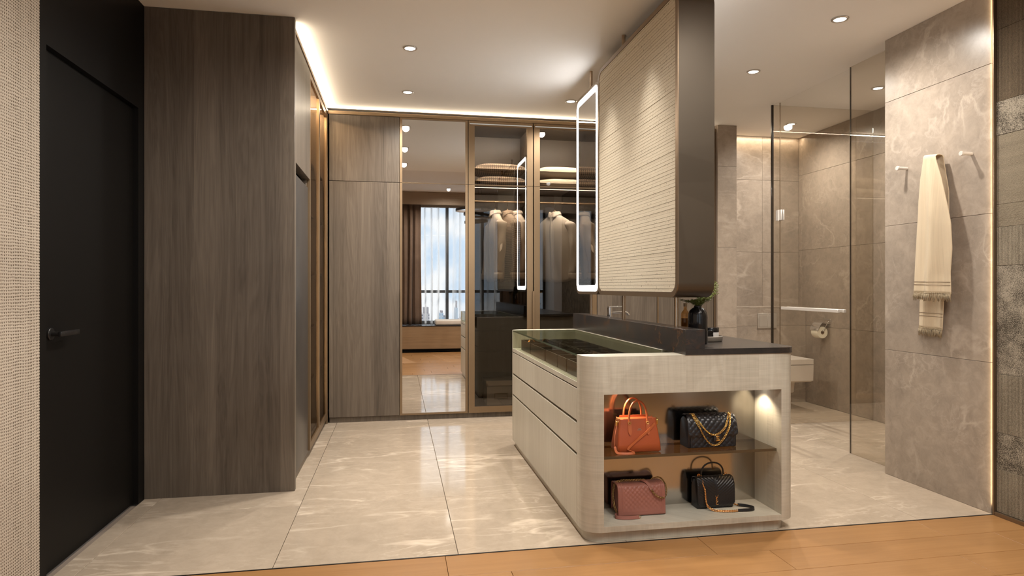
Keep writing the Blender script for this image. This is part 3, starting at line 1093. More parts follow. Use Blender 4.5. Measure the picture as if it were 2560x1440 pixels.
for k in range(9):
    z = 1.10 + k * 0.036
    seg.box(-0.6380, -0.6376, 4.040, 4.056 - 0.003 * (k % 3), z, z + 0.009)
s_ = obj('display_symbols', seg, 'display', pn, smooth=False)
s_['kind'] = 'stuff'


def display_cabinet(y0, y1, label):
    t = thing('display_cabinet', label, 'cabinet', (XS, (y0 + y1) / 2, 0))
    c = MB()
    c.box(-1.05, XS - 0.022, y0, y0 + 0.016, 0.046, 2.728)
    c.box(-1.05, XS - 0.022, y1 - 0.016, y1, 0.046, 2.728)
    c.box(-1.07, -1.05, y0, y1, 0.046, 2.728)
    c.box(-1.05, XS - 0.022, y0 + 0.016, y1 - 0.016, 0.046, 0.070)
    c.box(-1.05, XS - 0.022, y0 + 0.016, y1 - 0.016, 2.708, 2.728)
    obj('carcass', c, 'veneer_lit', t, smooth=False)
    for z in (0.510, 0.904, 1.307, 1.751, 2.14):
        obj('shelf', MB().box(-1.049, XS - 0.040, y0 + 0.0165, y1 - 0.0165, z - 0.011, z + 0.011, 0.001), 'veneer_lit', t)
    f = MB().ring(rect(y0 + 0.001, y1 - 0.001, 0.048, 2.727), rect(y0 + 0.034, y1 - 0.034, 0.098, 2.682), 'x', XS - 0.020, XS)
    d = obj('door_frame', f, 'bronze', t, smooth=False)
    obj('pane', MB().box(XS - 0.013, XS - 0.009, y0 + 0.033, y1 - 0.033, 0.097, 2.683), 'smoked_soft', d, smooth=False)
    lamp('AREA', 'display_light', (XS - 0.10, (y0 + y1) / 2, 2.70), 9.0, WARMER, (0, math.radians(-28), 0), shape='RECTANGLE', size=0.012, size_y=y1 - y0 - 0.08)
    lamp('AREA', 'display_light', (XS - 0.07, y0 + 0.022, 1.3), 5.0, WARMER, (math.radians(90), 0, math.radians(35)), shape='RECTANGLE', size=0.010, size_y=2.2)


display_cabinet(4.644, 5.196, 'bronze framed glass display cabinet next to the black appliance')
display_cabinet(5.198, 5.750, 'bronze framed glass display cabinet in the far left corner')
struct('trim_7', MB().box(-0.622, -0.602, 5.751, 5.7685, 0.0015, 2.727, 0.001), 'bronze_dark')

# ================================================================== vanity island
IX0, IX1, IY0, IY1 = 0.855, 1.955, 2.830, 4.780
IR = 0.088
isl = thing('vanity_island', 'long pale sycamore vanity island with drawers and an open bag niche at its end', 'vanity', (1.405, 3.8, 0))


def qarc(cx, cy, r, a0, a1, n=10):
    return [(cx + r * math.cos(a0 + (a1 - a0) * k / n), cy + r * math.sin(a0 + (a1 - a0) * k / n)) for k in range(n + 1)]


NX0, NX1, NZ0, NZ1, NYB = 0.950, 1.863, 0.079, 0.697, 3.067
mb = MB()
left = [(NX0, IY0)] + [(NX0, 2.956), (IX0, 2.956)] + qarc(IX0 + IR, IY0 + IR, IR, PI, 1.5 * PI)
mb.prism(left, 'z', 0.052, 0.875)
right = [(NX1, 2.956), (NX1, IY0)] + qarc(IX1 - IR, IY0 + IR, IR, 1.5 * PI, 2 * PI) + [(IX1, 2.956)]
mb.prism(right, 'z', 0.052, 0.875)
mb.box(NX0, NX1, IY0, 2.956, NZ1, 0.875)
mb.box(NX0, NX1, IY0, 2.956, 0.052, NZ0)
obj('end_block', mb, 'sycamore_x', isl, angle=30)
mb = MB()
mb.box(NX0 - 0.004, NX0, 2.956, NYB, NZ0, NZ1)
mb.box(NX1, NX1 + 0.092, 2.956, 4.78 - IR, 0.052, 0.875)
mb.box(NX0, NX1, 2.956, NYB + 0.01, NZ0 - 0.02, NZ0)
mb.box(NX0, NX1, 2.956, NYB + 0.01, NZ1, NZ1 + 0.02)
mb.prism([(NX1, IY1)] + [(NX1, IY1 - IR), (IX1, IY1 - IR)] + qarc(IX1 - IR, IY1 - IR, IR, 0, 0.5 * PI)[1:], 'z', 0.052, 0.875)
mb.prism([(1.345, IY1), (1.345, 4.692), (IX0, 4.692), (IX0, IY1 - IR)] + qarc(IX0 + IR, IY1 - IR, IR, PI, 0.5 * PI)[1:], 'z', 0.052, 0.875)
mb.box(1.345, NX1, NYB + 0.02, IY1, 0.052, 0.875)
obj('body', mb, 'sycamore', isl, angle=30)
obj('niche_back_panel', MB().box(NX0, NX1, NYB, NYB + 0.006, NZ0, NZ1), 'niche_back', isl, smooth=False)
obj('carcass', MB().box(IX0 + 0.022, 1.344, NYB + 0.012, 4.691, 0.054, 0.7148), 'bronze_dark', isl, smooth=False)
for z0, z1 in ((0.052, 0.3845), (0.3985, 0.5415), (0.5555, 0.7085)):
    obj('drawer_front', MB().box(IX0, IX0 + 0.020, 2.9575, 4.6905, z0, z1, 0.0012), 'sycamore', isl)
obj('case_floor', MB().box(IX0, 1.344, 2.957, 4.691, 0.7155, 0.742, 0.001), 'sycamore_x', isl)
gl = obj('glass_lid', MB().box(IX0 + 0.004, 1.3445, 2.957, 4.6915, 0.8655, 0.8745), 'glass_case', isl, smooth=False)
e = MB().box(IX0 + 0.0030, IX0 + 0.0039, 2.957, 4.6915, 0.8652, 0.8748)
obj('polished_edge', e, 'glass_edge', gl, smooth=False)
obj('glass_front', MB().box(IX0 + 0.004, IX0 + 0.010, 2.957, 4.6915, 0.7422, 0.865), 'glass_front', isl, smooth=False)
pl = rr(IX0 + 0.021, IX1 - 0.045, IY0 + 0.022, IY1 - 0.03, 0.075, 8)
obj('plinth', MB().prism(pl, 'z', 0.0005, 0.0515), 'sycamore_x', isl, angle=30)
sh = obj('glass_shelf', MB().box(NX0 + 0.003, NX1 - 0.003, 2.868, NYB - 0.001, 0.384, 0.397), 'shelf_glass', isl, smooth=False)
obj('polished_edge', MB().box(NX0 + 0.003, NX1 - 0.003, 2.8665, 2.8679, 0.3838, 0.3972), 'shelf_edge', sh, smooth=False)
for x in (1.08, 1.80):
    obj('puck_light', MB().lathe([(0, NZ1 - 0.0035), (0.021, NZ1 - 0.0035), (0.023, NZ1 - 0.0005), (0, NZ1 - 0.0005)], (x, 2.97, 0), 24), 'lamp_disc', isl)
    lamp('SPOT', 'niche_beam', (x, 2.97, NZ1 - 0.012), 3.4, (1, 0.84, 0.62), (0, 0, 0), spot_size=math.radians(120), spot_blend=0.6, shadow_soft_size=0.012)

top = thing('stone_countertop', 'black stone counter with a raised ledge on the pale vanity island', 'countertop', (1.65, 3.8, 0.875))
p = [(1.356, IY0 - 0.004)] + qarc(IX1 - 0.085 + 0.003, IY0 - 0.004 + 0.085, 0.085, 1.5 * PI, 2 * PI) + qarc(IX1 - 0.085 + 0.003, IY1 - 0.075, 0.085, 0, 0.5 * PI) + [(1.356, IY1 + 0.010)]
obj('slab', MB().prism(p, 'z', 0.8755, 0.9035), 'black_stone', top, angle=30)
obj('raised_ledge', MB().box(1.356, 1.455, IY0 - 0.0045, IY1 + 0.0105, 0.9036, 0.997, 0.0008), 'black_stone', top)
obj('ledge_base', MB().box(1.3556, 1.3561, IY0 - 0.0045, IY1 + 0.0105, 0.8756, 0.9040), 'black_stone', top, smooth=False)

# ================================================================== hanging panels
PY0, PY1, PZ0, PZ1 = 2.922, 4.190, 1.148, 2.687
sp = thing('stone_screen', 'tall hanging panel of split pale stone courses in a rounded bronze frame', 'room divider', (1.458, 3.55, 0.997))
obj('casing', MB().prism(rr(PY0, PY1, PZ0, PZ1, 0.078, 12), 'x', 1.366, 1.556), 'bronze_panel', sp, angle=25)
b = 0.027
obj('front_frame', MB().ring(rr(PY0, PY1, PZ0, PZ1, 0.078, 12), rr(PY0 + b, PY1 - b, PZ0 + b, PZ1 - b, 0.056, 12), 'x', 1.360, 1.3662), 'bronze_dark', sp, angle=25)
# unseen basin side: mirror and glowing rim added to brighten the right-hand walls
bm_ = obj('added_basin_mirror', MB().prism(rr(PY0 + 0.10, PY1 - 0.10, PZ0 + 0.10, PZ1 - 0.10, 0.05, 8), 'x', 1.5562, 1.5585), 'mirror', sp, smooth=False)
obj('light_rim', MB().ring(rr(PY0 + 0.045, PY1 - 0.045, PZ0 + 0.045, PZ1 - 0.045, 0.07, 10), rr(PY0 + 0.10, PY1 - 0.10, PZ0 + 0.10, PZ1 - 0.10, 0.05, 10), 'x', 1.5562, 1.5580), 'led_fill', sp, smooth=False)
zz = PZ0 + b + 0.0005
Rc = 0.056
sy0, sy1, sz0, sz1 = PY0 + b, PY1 - b, PZ0 + b, PZ1 - b
while zz < sz1 - 0.006:
    hgt = min(random.choice((0.0165, 0.0175, 0.0185, 0.0195)), sz1 - zz)
    def inset(z):
        d = 0.0
        if z < sz0 + Rc:
            d = Rc - math.sqrt(max(0, Rc * Rc - (sz0 + Rc - z) ** 2))
        if z > sz1 - Rc:
            d = Rc - math.sqrt(max(0, Rc * Rc - (z - sz1 + Rc) ** 2))
        return d
    i0, i1 = inset(zz), inset(zz + hgt - 0.0014)
    xo = 1.3632 + random.uniform(-0.0008, 0.0008)
    m = MB().prism([(sy0 + i0, zz), (sy1 - i0, zz), (sy1 - i1, zz + hgt - 0.0015), (sy0 + i1, zz + hgt - 0.0015)], 'x', xo, 1.3665)
    obj('stone_course', m, 'stone', sp, smooth=False)
    zz += hgt


def rod(parent, y, ztop0, x=1.405, r=0.0115):
    for z0, z1 in ((0.9975, PZ0 + 0.002), (ztop0 - 0.002, CEIL - 0.001)):
        o_ = obj('support_rod', MB().lathe([(0, z0), (r, z0), (r, z1), (0, z1)], (x, y, 0), 18), 'bronze_rod', parent)


MT['bronze_rod'] = plain('bronze_rod', (0.46, 0.35, 0.25), 0.22, 0.95, var=0.02)
rod(sp, 3.035, PZ1)
rod(sp, 3.800, PZ1)
LX = 1.385
LY0, LY1, LZ1 = 4.236, 4.806, 2.657
lm = thing('lit_mirror', 'slim hanging vanity mirror with a glowing white rim, beyond the stone panel', 'mirror', (1.41, 4.52, 0.997))
obj('casing', MB().prism(rr(LY0, LY1, PZ0, LZ1, 0.075, 10), 'x', LX, 1.440), 'bronze_dark', lm, angle=25)
o1, o2 = 0.022, 0.066
obj('light_rim', MB().ring(rr(LY0 + o1, LY1 - o1, PZ0 + o1, LZ1 - o1, 0.058, 10), rr(LY0 + o2, LY1 - o2, PZ0 + o2, LZ1 - o2, 0.022, 10), 'x', LX - 0.0012, LX - 0.0002), 'led', lm, smooth=False)
obj('mirror_glass', MB().prism(rr(LY0 + o2 - 0.001, LY1 - o2 + 0.001, PZ0 + o2 - 0.001, LZ1 - o2 + 0.001, 0.022, 8), 'x', LX - 0.0008, LX - 0.0001), 'mirror', lm, smooth=False)
rod(lm, 4.480, LZ1, 1.405)

# ================================================================== shower screens
GX = 3.223
t = thing('glass_panel', 'narrow full height tinted glass panel fixed beside the marble wall with the scarf', 'glass panel', (GX, 3.82, 0))
obj('pane', MB().box(GX - 0.005, GX + 0.005, 3.586, 4.0585, 0.0005, CEIL - 0.001), 'shower_tint', t, smooth=False)
obj('polished_edge', MB().box(GX - 0.005, GX + 0.005, 4.0588, 4.0625, 0.0005, CEIL - 0.001), 'glass_dark_edge', t, smooth=False)
t = thing('glass_panel', 'tinted glass screen across the bathroom in front of the toilet', 'glass panel', (3.72, 5.03, 0))
obj('pane', MB().box(3.2325, 4.2195, 5.024, 5.034, 0.0005, CEIL - 0.001), 'shower_tint', t, smooth=False)
obj('end_profile', MB().box(GX - 0.010, GX + 0.009, 5.022, 5.036, 0.0005, CEIL - 0.001, 0.001), 'glass_dark_edge', t)
obj('side_return', MB().box(GX - 0.004, GX + 0.004, 4.9185, 5.0215, 0.0005, CEIL - 0.001), 'shower_clear', t, smooth=False)
t = thing('shower_door', 'clear frameless glass door with a steel bar handle, left of the narrow tinted panel', 'shower door', (GX, 4.49, 0))
obj('pane', MB().box(GX - 0.004, GX + 0.004, 4.0635, 4.9145, 0.010, CEIL - 0.012), 'shower_clear', t, smooth=False)
obj('seal', MB().box(GX - 0.003, GX + 0.003, 4.9148, 4.9182, 0.010, CEIL - 0.012), 'bronze_dark', t, smooth=False)
hb = MB()
hb.box(GX - 0.036, GX - 0.016, 4.150, 4.850, 1.012, 1.036, 0.002)
hb.box(GX - 0.020, GX - 0.0041, 4.170, 4.190, 1.016, 1.032)
hb.box(GX - 0.020, GX - 0.0041, 4.810, 4.830, 1.016, 1.032)
obj('bar_handle', hb, 'satin', t)
hb = MB()
hb.box(GX + 0.016, GX + 0.036, 4.150, 4.850, 1.012, 1.036, 0.002)
hb.box(GX + 0.0041, GX + 0.020, 4.170, 4.190, 1.016, 1.032)
hb.box(GX + 0.0041, GX + 0.020, 4.810, 4.830, 1.016, 1.032)
obj('bar_handle', hb, 'satin', t)
for z in (1.815, 0.35):
    hg = MB()
    hg.box(GX - 0.016, GX - 0.0041, 4.875, 4.955, z - 0.045, z + 0.045, 0.003)
    hg.box(GX + 0.0041, GX + 0.016, 4.875, 4.955, z - 0.045, z + 0.045, 0.003)
    hg.lathe([(0, z - 0.046), (0.009, z - 0.046), (0.009, z + 0.046), (0, z + 0.046)], (GX - 0.014, 4.915, 0), 14)
    obj('hinge', hg, 'satin', t)
# ================================================================== pillows, shirts, box in the wardrobes
def pillow(loc, a, b, T, mat, label, seed=0, group=None, uvs=(0.5, 0.4), pipe=None):
    t = thing('pillow', label, 'pillow', loc, 0, group)
    rnd = random.Random(seed)
    ph = [rnd.uniform(0, 6) for _ in range(6)]
    ex = 2.9

    def shape(sign):
        def f(u, v):
            x, y = 2 * u - 1, 2 * v - 1
            th = ((1 - abs(x) ** ex) * (1 - abs(y) ** ex))
            th = max(th, 0.0) ** 0.40
            px = a * x * (1 - 0.07 * (1 - y * y) * abs(x) ** 3)
            py = b * y * (1 - 0.09 * (1 - x * x) * abs(y) ** 3)
            wr = 0.006 * math.sin(9 * x + ph[0]) * math.sin(7 * y + ph[1]) * (1 - th) * (1 if th > 0 else 0)
            s = T * th * (1.0 if sign > 0 else 0.80)
            return (px, py, sign * s + wr + T * 0.80)
        return f
    mb = MB()
    mb.grid(shape(1), 26, 22, uvs)
    mb.grid(shape(-1), 26, 22, uvs)
    obj('cover', mb, mat, t, local=True, angle=180, weld=True)
    rim = []
    for k in range(80):
        s = k / 80 * 4
        i, fr = int(s), s - int(s)
        u, v = ((fr, 0), (1, fr), (1 - fr, 1), (0, 1 - fr))[i]
        rim.append(shape(1)(u, v))
    obj('piping', MB().tube(rim, 0.0035, 6, True), pipe or mat, t, local=True, angle=180)
    return t


zsh = 2.1505
pillow((0.975, 6.06, zsh), 0.252, 0.165, 0.063, 'gingham', 'lower checked pillow of the pair on the wardrobe shelf', 1, 'checked pillows on the wardrobe shelf')
pillow((0.968, 6.075, zsh + 0.116), 0.258, 0.165, 0.068, 'gingham', 'upper checked pillow of the pair on the wardrobe shelf', 2, 'checked pillows on the wardrobe shelf')
pillow((1.578, 6.06, zsh), 0.258, 0.165, 0.060, 'cream', 'lower cream pillow of the pair on the wardrobe shelf', 3, 'cream pillows on the wardrobe shelf')
pillow((1.578, 6.075, zsh + 0.111), 0.258, 0.165, 0.064, 'cream', 'upper cream pillow of the pair on the wardrobe shelf', 4, 'cream pillows on the wardrobe shelf')


def lerp_tab(tab, z):
    for (a, b) in zip(tab, tab[1:]):
        if a[0] <= z <= b[0]:
            k = (z - a[0]) / (b[0] - a[0])
            k = k * k * (3 - 2 * k) if False else k
            return [p + (q - p) * k for p, q in zip(a[1:], b[1:])]
    return list(tab[-1][1:] if z > tab[-1][0] else tab[0][1:])


def shirt(loc, rot, mat, label, seed=0):
    """button shirt hanging from its collar; local origin at the neck, front looks to local -y"""
    t = thing('shirt', label, 'shirt', loc, rot, 'shirts hanging in the wardrobes')
    rnd = random.Random(seed)
    p0, p1 = rnd.uniform(0, 6), rnd.uniform(0, 6)
    tab = [(-0.665, 0.222, 0.050), (-0.45, 0.214, 0.058), (-0.27, 0.208, 0.064), (-0.15, 0.205, 0.062), (-0.095, 0.198, 0.054),
           (-0.062, 0.170, 0.047), (-0.035, 0.118, 0.043), (-0.012, 0.075, 0.044), (0.0, 0.060, 0.046)]

    def torso(u, v):
        z = -0.665 + 0.665 * v ** 0.85
        hw, hd = lerp_tab(tab, z)
        th = 2 * PI * u
        c, s = math.cos(th), math.sin(th)
        low = max(0.0, min(1.0, (-z - 0.08) / 0.5))
        fold = 1 + low * (0.20 * math.sin(5 * th + p0) + 0.12 * math.sin(9 * th + p1 + z * 3))
        x = hw * (abs(c) ** 0.8) * (1 if c > 0 else -1)
        y = hd * fold * (abs(s) ** 0.9) * (1 if s > 0 else -1)
        hem = 0.035 * c * c if v < 0.02 else 0.0
        return (x, y, z + hem)
    mb = MB().grid(torso, 56, 40, (1.02, 0.70), True)
    solid(obj('body', mb, mat, t, local=True, angle=180), 0.002)
    for sx in (-1, 1):
        path = spline([(0.165 * sx, 0, -0.085), (0.212 * sx, 0.0, -0.135), (0.243 * sx, -0.006, -0.28), (0.252 * sx, -0.018, -0.42), (0.246 * sx, -0.035, -0.585)], 8)

        def sleeve(u, v, path=path, sx=sx):
            k = v * (len(path) - 1)
            i = min(int(k), len(path) - 2)
            c = path[i].lerp(path[i + 1], k - i)
            r = (0.060 - 0.024 * v + 0.003 * math.sin(14 * v + p0)) * (0.55 + 0.45 * min(1.0, v / 0.16))
            th = 2 * PI * u
            wr = 1 + 0.10 * math.sin(3 * th + 9 * v + p1)
            return (c.x + r * 0.80 * wr * math.cos(th), c.y + r * 0.98 * wr * math.sin(th), c.z + 0.012 * math.cos(th) * sx)
        solid(obj('sleeve', MB().grid(sleeve, 18, 26, (0.30, 0.55), True), mat, t, local=True, angle=180), 0.002)
        e = path[-1]

        def cuff(u, v, e=e, sx=sx):
            th = 2 * PI * u
            return (e.x + 0.031 * math.cos(th), e.y + 0.042 * math.sin(th), e.z + 0.008 - 0.062 * v)
        solid(obj('cuff', MB().grid(cuff, 18, 3, (0.24, 0.06), True), mat, t, local=True, angle=180), 0.004)

    def collar(u, v):
        th = -PI / 2 + 0.22 + (2 * PI - 0.44) * u
        fr = max(0.0, math.cos(th + PI / 2)) ** 2          # 1 at the front
        if v < 0.45:
            k = v / 0.45
            r = 0.0
            z = -0.004 + 0.036 * k
        else:
            k = (v - 0.45) / 0.55
            r = 0.016 * k
            z = 0.032 - (0.034 + 0.040 * fr) * k
        return ((0.058 + r) * math.cos(th), (0.048 + r) * math.sin(th), z)
    solid(obj('collar', MB().grid(collar, 30, 8, (0.42, 0.12)), mat, t, local=True, angle=180), 0.003)
    pp = []
    for k in range(30):
        z = -0.640 + 0.628 * k / 29
        v = ((z + 0.665) / 0.665) ** (1 / 0.85)
        q = torso(0.75, v)
        pp.append((0.0, q[1] - 0.003, q[2] if k else z))
    obj('placket', MB().ribbon(pp, (1, 0, 0), 0.030, 0.003), mat, t, local=True, angle=180)
    bt = MB()
    for k in range(3, 28, 4):
        bt.lathe([(0, -0.0015), (0.0055, -0.0015), (0.0055, 0.0015), (0, 0.0015)], (0.0, pp[k][1] - 0.002, pp[k][2]), 10, 'y')
    s = obj('buttons', bt, 'white_matt', t, local=True)
    s['kind'] = 'stuff'
    return t


def hanger(loc, rot, label):
    t = thing('coat_hanger', label, 'coat hanger', loc, rot, 'coat hangers on the wardrobe rails')
    arc = [(0.0, 0.0, 0.045), (0.0, 0.0, 0.075), (0.010, 0, 0.088)] + [(0.0135 * math.cos(a) + 0.0, 0, 0.110 + 0.0165 * math.sin(a)) for a in [(-0.9 + 3.6 * k / 14) for k in range(15)]]
    obj('hook', MB().tube(arc, 0.0016, 7), 'chrome', t, local=True, angle=180)
    bar = spline([(-0.135, 0, -0.085), (-0.085, 0, -0.048), (-0.03, 0, 0.010), (0, 0, 0.040), (0.03, 0, 0.010), (0.085, 0, -0.048), (0.135, 0, -0.085)], 6)
    obj('bar', MB().tube(bar, 0.007, 8), 'tan', t, local=True, angle=180)
    return t


zr = 2.030 + 0.0125
for x, y, r, m, lb in ((0.935, 6.07, math.radians(-84), 'shirt_a', 'plain oatmeal shirt hanging edge on, left of the checked one'),
                       (1.055, 6.07, math.radians(-76), 'gingham_s', 'small checked brown and cream shirt hanging in the glass wardrobe'),
                       (1.148, 6.07, math.radians(-81), 'shirt_c', 'plain stone coloured shirt hanging right of the checked shirt'),
                       (1.530, 6.07, math.radians(-54), 'shirt_b', 'pale grey shirt hanging front forward under the cream pillows')):
    zn = zr - 0.127
    hanger((x, 6.07, zn), r, 'wooden hanger with a steel hook holding the ' + lb.split(' hanging')[0])
    shirt((x, 6.07, zn - 0.002), r, m, lb, int(x * 100))

t = thing('storage_box', 'white lidded card storage box with a label holder on the wardrobe floor', 'box', (0.97, 6.04, 0.0825))
obj('box_body', MB().box(0.835, 1.105, 5.935, 6.20, 0.0825, 0.262, 0.002), 'white_matt', t)
obj('lid', MB().box(0.826, 1.114, 5.926, 6.209, 0.2622, 0.312, 0.003), 'white_matt', t)
lb = MB().ring(rect(0.905, 1.035, 0.140, 0.195), rect(0.913, 1.027, 0.148, 0.187), 'y', 5.930, 5.9345)
obj('label_holder', lb, 'grey_plate', t, smooth=False)
for x0, x1 in ((0.824, 0.848), (1.092, 1.116)):
    obj('corner_guard', MB().box(x0, x1, 5.924, 5.950, 0.262, 0.290, 0.002), 'steel', t)

# ================================================================== display case contents
def tray(x0, x1, y0, y1, h, nx, ny, label):
    z = 0.7425
    t = thing('jewellery_tray', label, 'tray', ((x0 + x1) / 2, (y0 + y1) / 2, z), 0, 'jewellery trays in the glass display case')
    mb = MB().box(x0, x1, y0, y1, z, z + 0.006)
    w_ = 0.006
    mb.box(x0, x0 + w_, y0, y1, z + 0.006, z + h)
    mb.box(x1 - w_, x1, y0, y1, z + 0.006, z + h)
    mb.box(x0 + w_, x1 - w_, y0, y0 + w_, z + 0.006, z + h)
    mb.box(x0 + w_, x1 - w_, y1 - w_, y1, z + 0.006, z + h)
    obj('case', mb, 'tray_leather', t, smooth=False)
    cx, cy = (x1 - x0 - 2 * w_) / nx, (y1 - y0 - 2 * w_) / ny
    for i in range(nx):
        for j in range(ny):
            a, b = x0 + w_ + i * cx, y0 + w_ + j * cy
            obj('compartment', MB().box(a + 0.002, a + cx - 0.002, b + 0.002, b + cy - 0.002, z + 0.0062, z + h - 0.022, 0.006, 2), 'velvet', t)
    dv = MB()
    for i in range(1, nx):
        dv.box(x0 + w_ + i * cx - 0.0015, x0 + w_ + i * cx + 0.0015, y0 + w_, y1 - w_, z + 0.006, z + h - 0.004)
    for j in range(1, ny):
        dv.box(x0 + w_, x1 - w_, y0 + w_ + j * cy - 0.0015, y0 + w_ + j * cy + 0.0015, z + 0.006, z + h - 0.0045)
    if nx + ny > 2:
        obj('dividers', dv, 'tray_leather', t, smooth=False)
    return t


ys = [(3.075, 3.290), (3.310, 3.490), (3.505, 3.790), (3.812, 4.235), (4.252, 4.560)]
words = ['nearest the front', 'second from the front', 'in the middle', 'second from the back', 'at the far end']
for k, (y0, y1) in enumerate(ys):
    tray(0.897, 1.100, y0, y1, 0.072, 2, 2 if y1 - y0 > 0.25 else 1, 'dark brown open jewellery tray %s of the row by the drawers' % words[k])
    tray(1.115, 1.318, y0, y1, 0.072, 1 if k % 2 else 3, 2, 'dark brown open jewellery tray %s of the row by the ledge' % words[k])


def cuff_bracelet(loc, rz, label):
    t = thing('bracelet', label, 'bracelet', loc, rz, 'gold bracelets in the display case')
    path = [(0.034 * math.cos(a), 0, 0.034 * math.sin(a)) for a in [PI * k / 16 for k in range(17)]]
    obj('band', MB().ribbon(path, (0, 1, 0), 0.014, 0.0022), 'gold_rose', t, local=True, angle=60)
    return t


for x, y, rz, lb in ((0.945, 4.43, 0.6, 'gold cuff bracelet in the far left tray of the glass case'), (1.050, 4.45, 0.5, 'gold cuff bracelet right of the far left one in the glass case'),
                     (0.925, 3.125, 0.7, 'gold cuff bracelet in the nearest tray beside the curved corner')):
    cuff_bracelet((x, y, 0.7925), rz, lb)

# ================================================================== on the stone counter
t = thing('tap', 'chrome lever basin tap standing behind the stone ledge', 'tap', (1.50, 4.34, 0.9037))
obj('tap_body', MB().lathe([(0, 0.9037), (0.026, 0.9037), (0.026, 0.910), (0.019, 0.914), (0.019, 1.055), (0.0, 1.055)], (1.50, 4.34, 0), 24), 'chrome', t)
obj('spout', MB().tube(spline([(1.515, 4.34, 1.018), (1.58, 4.34, 1.020), (1.625, 4.34, 1.016), (1.642, 4.34, 1.000)], 6), 0.0095, 12), 'chrome', t)
obj('lever', MB().box(1.488, 1.595, 4.330, 4.350, 1.056, 1.063, 0.002), 'chrome', t)

t = thing('vase', 'round shouldered smoky black glass vase behind the ledge holding green sprigs', 'vase', (1.556, 3.10, 0.9037))
prof = [(0.0, 0.904), (0.046, 0.904), (0.050, 0.910), (0.050, 1.045), (0.0485, 1.062), (0.042, 1.078), (0.030, 1.089), (0.021, 1.094), (0.019, 1.100), (0.022, 1.104)]
pin = [(r - 0.0035, z) for r, z in prof[::-1][:-3]] + [(0.043, 0.912), (0.0, 0.912)]
obj('vessel', MB().lathe(prof + pin, (1.556, 3.10, 0), 36), 'black_gloss', t, angle=60)
plant = thing('sprig_bunch', 'bunch of fine leaved green sprigs standing in the dark vase', 'plant', (1.556, 3.10, 0.94))
rs = random.Random(11)
VX, VY = 1.556, 3.10
for k in range(30):
    if k < 5:          # the long ones leaning out to the right, beyond the panel's edge
        tip = (1.655 + 0.010 * k, 3.08 + 0.02 * k, 1.165 + 0.014 * k)
    elif k < 11:       # low ones spreading left under the panel
        tip = (1.485 + 0.012 * (k - 5) + rs.uniform(-0.01, 0.01), 3.10 + rs.uniform(-0.06, 0.07), 1.128 + rs.uniform(-0.008, 0.010))
    else:              # upright cloud beside and below the panel
        tip = (1.578 + rs.uniform(0.0, 0.07), 3.10 + rs.uniform(-0.07, 0.07), 1.120 + rs.uniform(0.0, 0.055))
    mid = (VX + (tip[0] - VX) * 0.40, VY + (tip[1] - VY) * 0.40, 1.100 + (tip[2] - 1.100) * 0.62)
    path = spline([(VX, VY, 0.935), (VX + (tip[0] - VX) * 0.08, VY + (tip[1] - VY) * 0.08, 1.085), mid, tip], 8)
    sg = obj('sprig', MB().tube(path, 0.0010, 5), 'stem', plant, angle=180)
    lf = MB()
    for i in range(10, len(path)):
        for q in range(8):
            c = path[i] if i == len(path) - 1 else path[i].lerp(path[i + 1], rs.random())
            a = rs.uniform(0, 2 * PI)
            d = Vector((math.cos(a), math.sin(a), rs.uniform(-0.5, 1.3))).normalized()
            stalk = rs.uniform(0.0, 0.008)
            c = c + d * stalk
            ln, wd = rs.uniform(0.006, 0.011), rs.uniform(0.0016, 0.0026)
            sd = (d.cross(Vector((rs.uniform(-1, 1), rs.uniform(-1, 1), 1))).normalized()) * wd
            up2 = d.cross(sd).normalized() * 0.0009
            if c.z + ln > 1.142 and c.x - ln < 1.562:
                continue
            lf.faces([c, c + d * ln * 0.5 + sd, c + d * ln, c + d * ln * 0.5 - sd, c + d * ln * 0.45 + up2],
                     [[0, 1, 4], [1, 2, 4], [2, 3, 4], [3, 0, 4], [0, 3, 2, 1]])
    if len(lf.bm.faces):
        o = obj('leaves', lf, 'leaf', sg, smooth=False)
        o['kind'] = 'stuff'

t = thing('bottle', 'amber glass bottle with a narrow neck left of the black vase', 'bottle', (1.565, 3.265, 0.9037))
prof = [(0.0, 0.904), (0.022, 0.904), (0.0235, 0.907), (0.0235, 1.050), (0.021, 1.062), (0.012, 1.072), (0.009, 1.078), (0.009, 1.093)]
obj('vessel', MB().lathe(prof, (1.565, 3.265, 0), 28), 'amber', t, angle=60)
obj('liquid', MB().lathe([(0.0, 0.908), (0.0215, 0.908), (0.0215, 1.03), (0.0, 1.03)], (1.565, 3.265, 0), 24), 'amber_oil', t, angle=60)
obj('cap', MB().lathe([(0.0, 1.0932), (0.0105, 1.0932), (0.0105, 1.112), (0.0, 1.112)], (1.565, 3.265, 0), 20), 'bronze_dark', t)

TX, TY = 1.672, 3.255
t = thing('round_tray', 'round grey stone tray on the black counter carrying cosmetics', 'tray', (TX, TY, 0.9037))
obj('dish', MB().lathe([(0.0, 0.9037), (0.090, 0.9037), (0.096, 0.908), (0.098, 0.931), (0.0945, 0.933), (0.092, 0.913), (0.0, 0.911)], (TX, TY, 0), 48), 'tray_grey', t, angle=50)
t = thing('cosmetic_jar', 'white cosmetic jar with a glossy black lid on the round tray', 'jar', (TX + 0.036, TY + 0.002, 0.912))
obj('jar_body', MB().lathe([(0, 0.912), (0.044, 0.912), (0.046, 0.915), (0.046, 0.952), (0, 0.952)], (TX + 0.036, TY + 0.002, 0), 40), 'white_matt', t, angle=40)
obj('lid', MB().lathe([(0, 0.9523), (0.0465, 0.9523), (0.0475, 0.955), (0.0475, 0.975), (0.045, 0.978), (0, 0.978)], (TX + 0.036, TY + 0.002, 0), 40), 'black_gloss', t, angle=40)
t = thing('cosmetic_case', 'small black box in front of the white jar on the round tray', 'box', (TX - 0.012, TY - 0.066, 0.912))
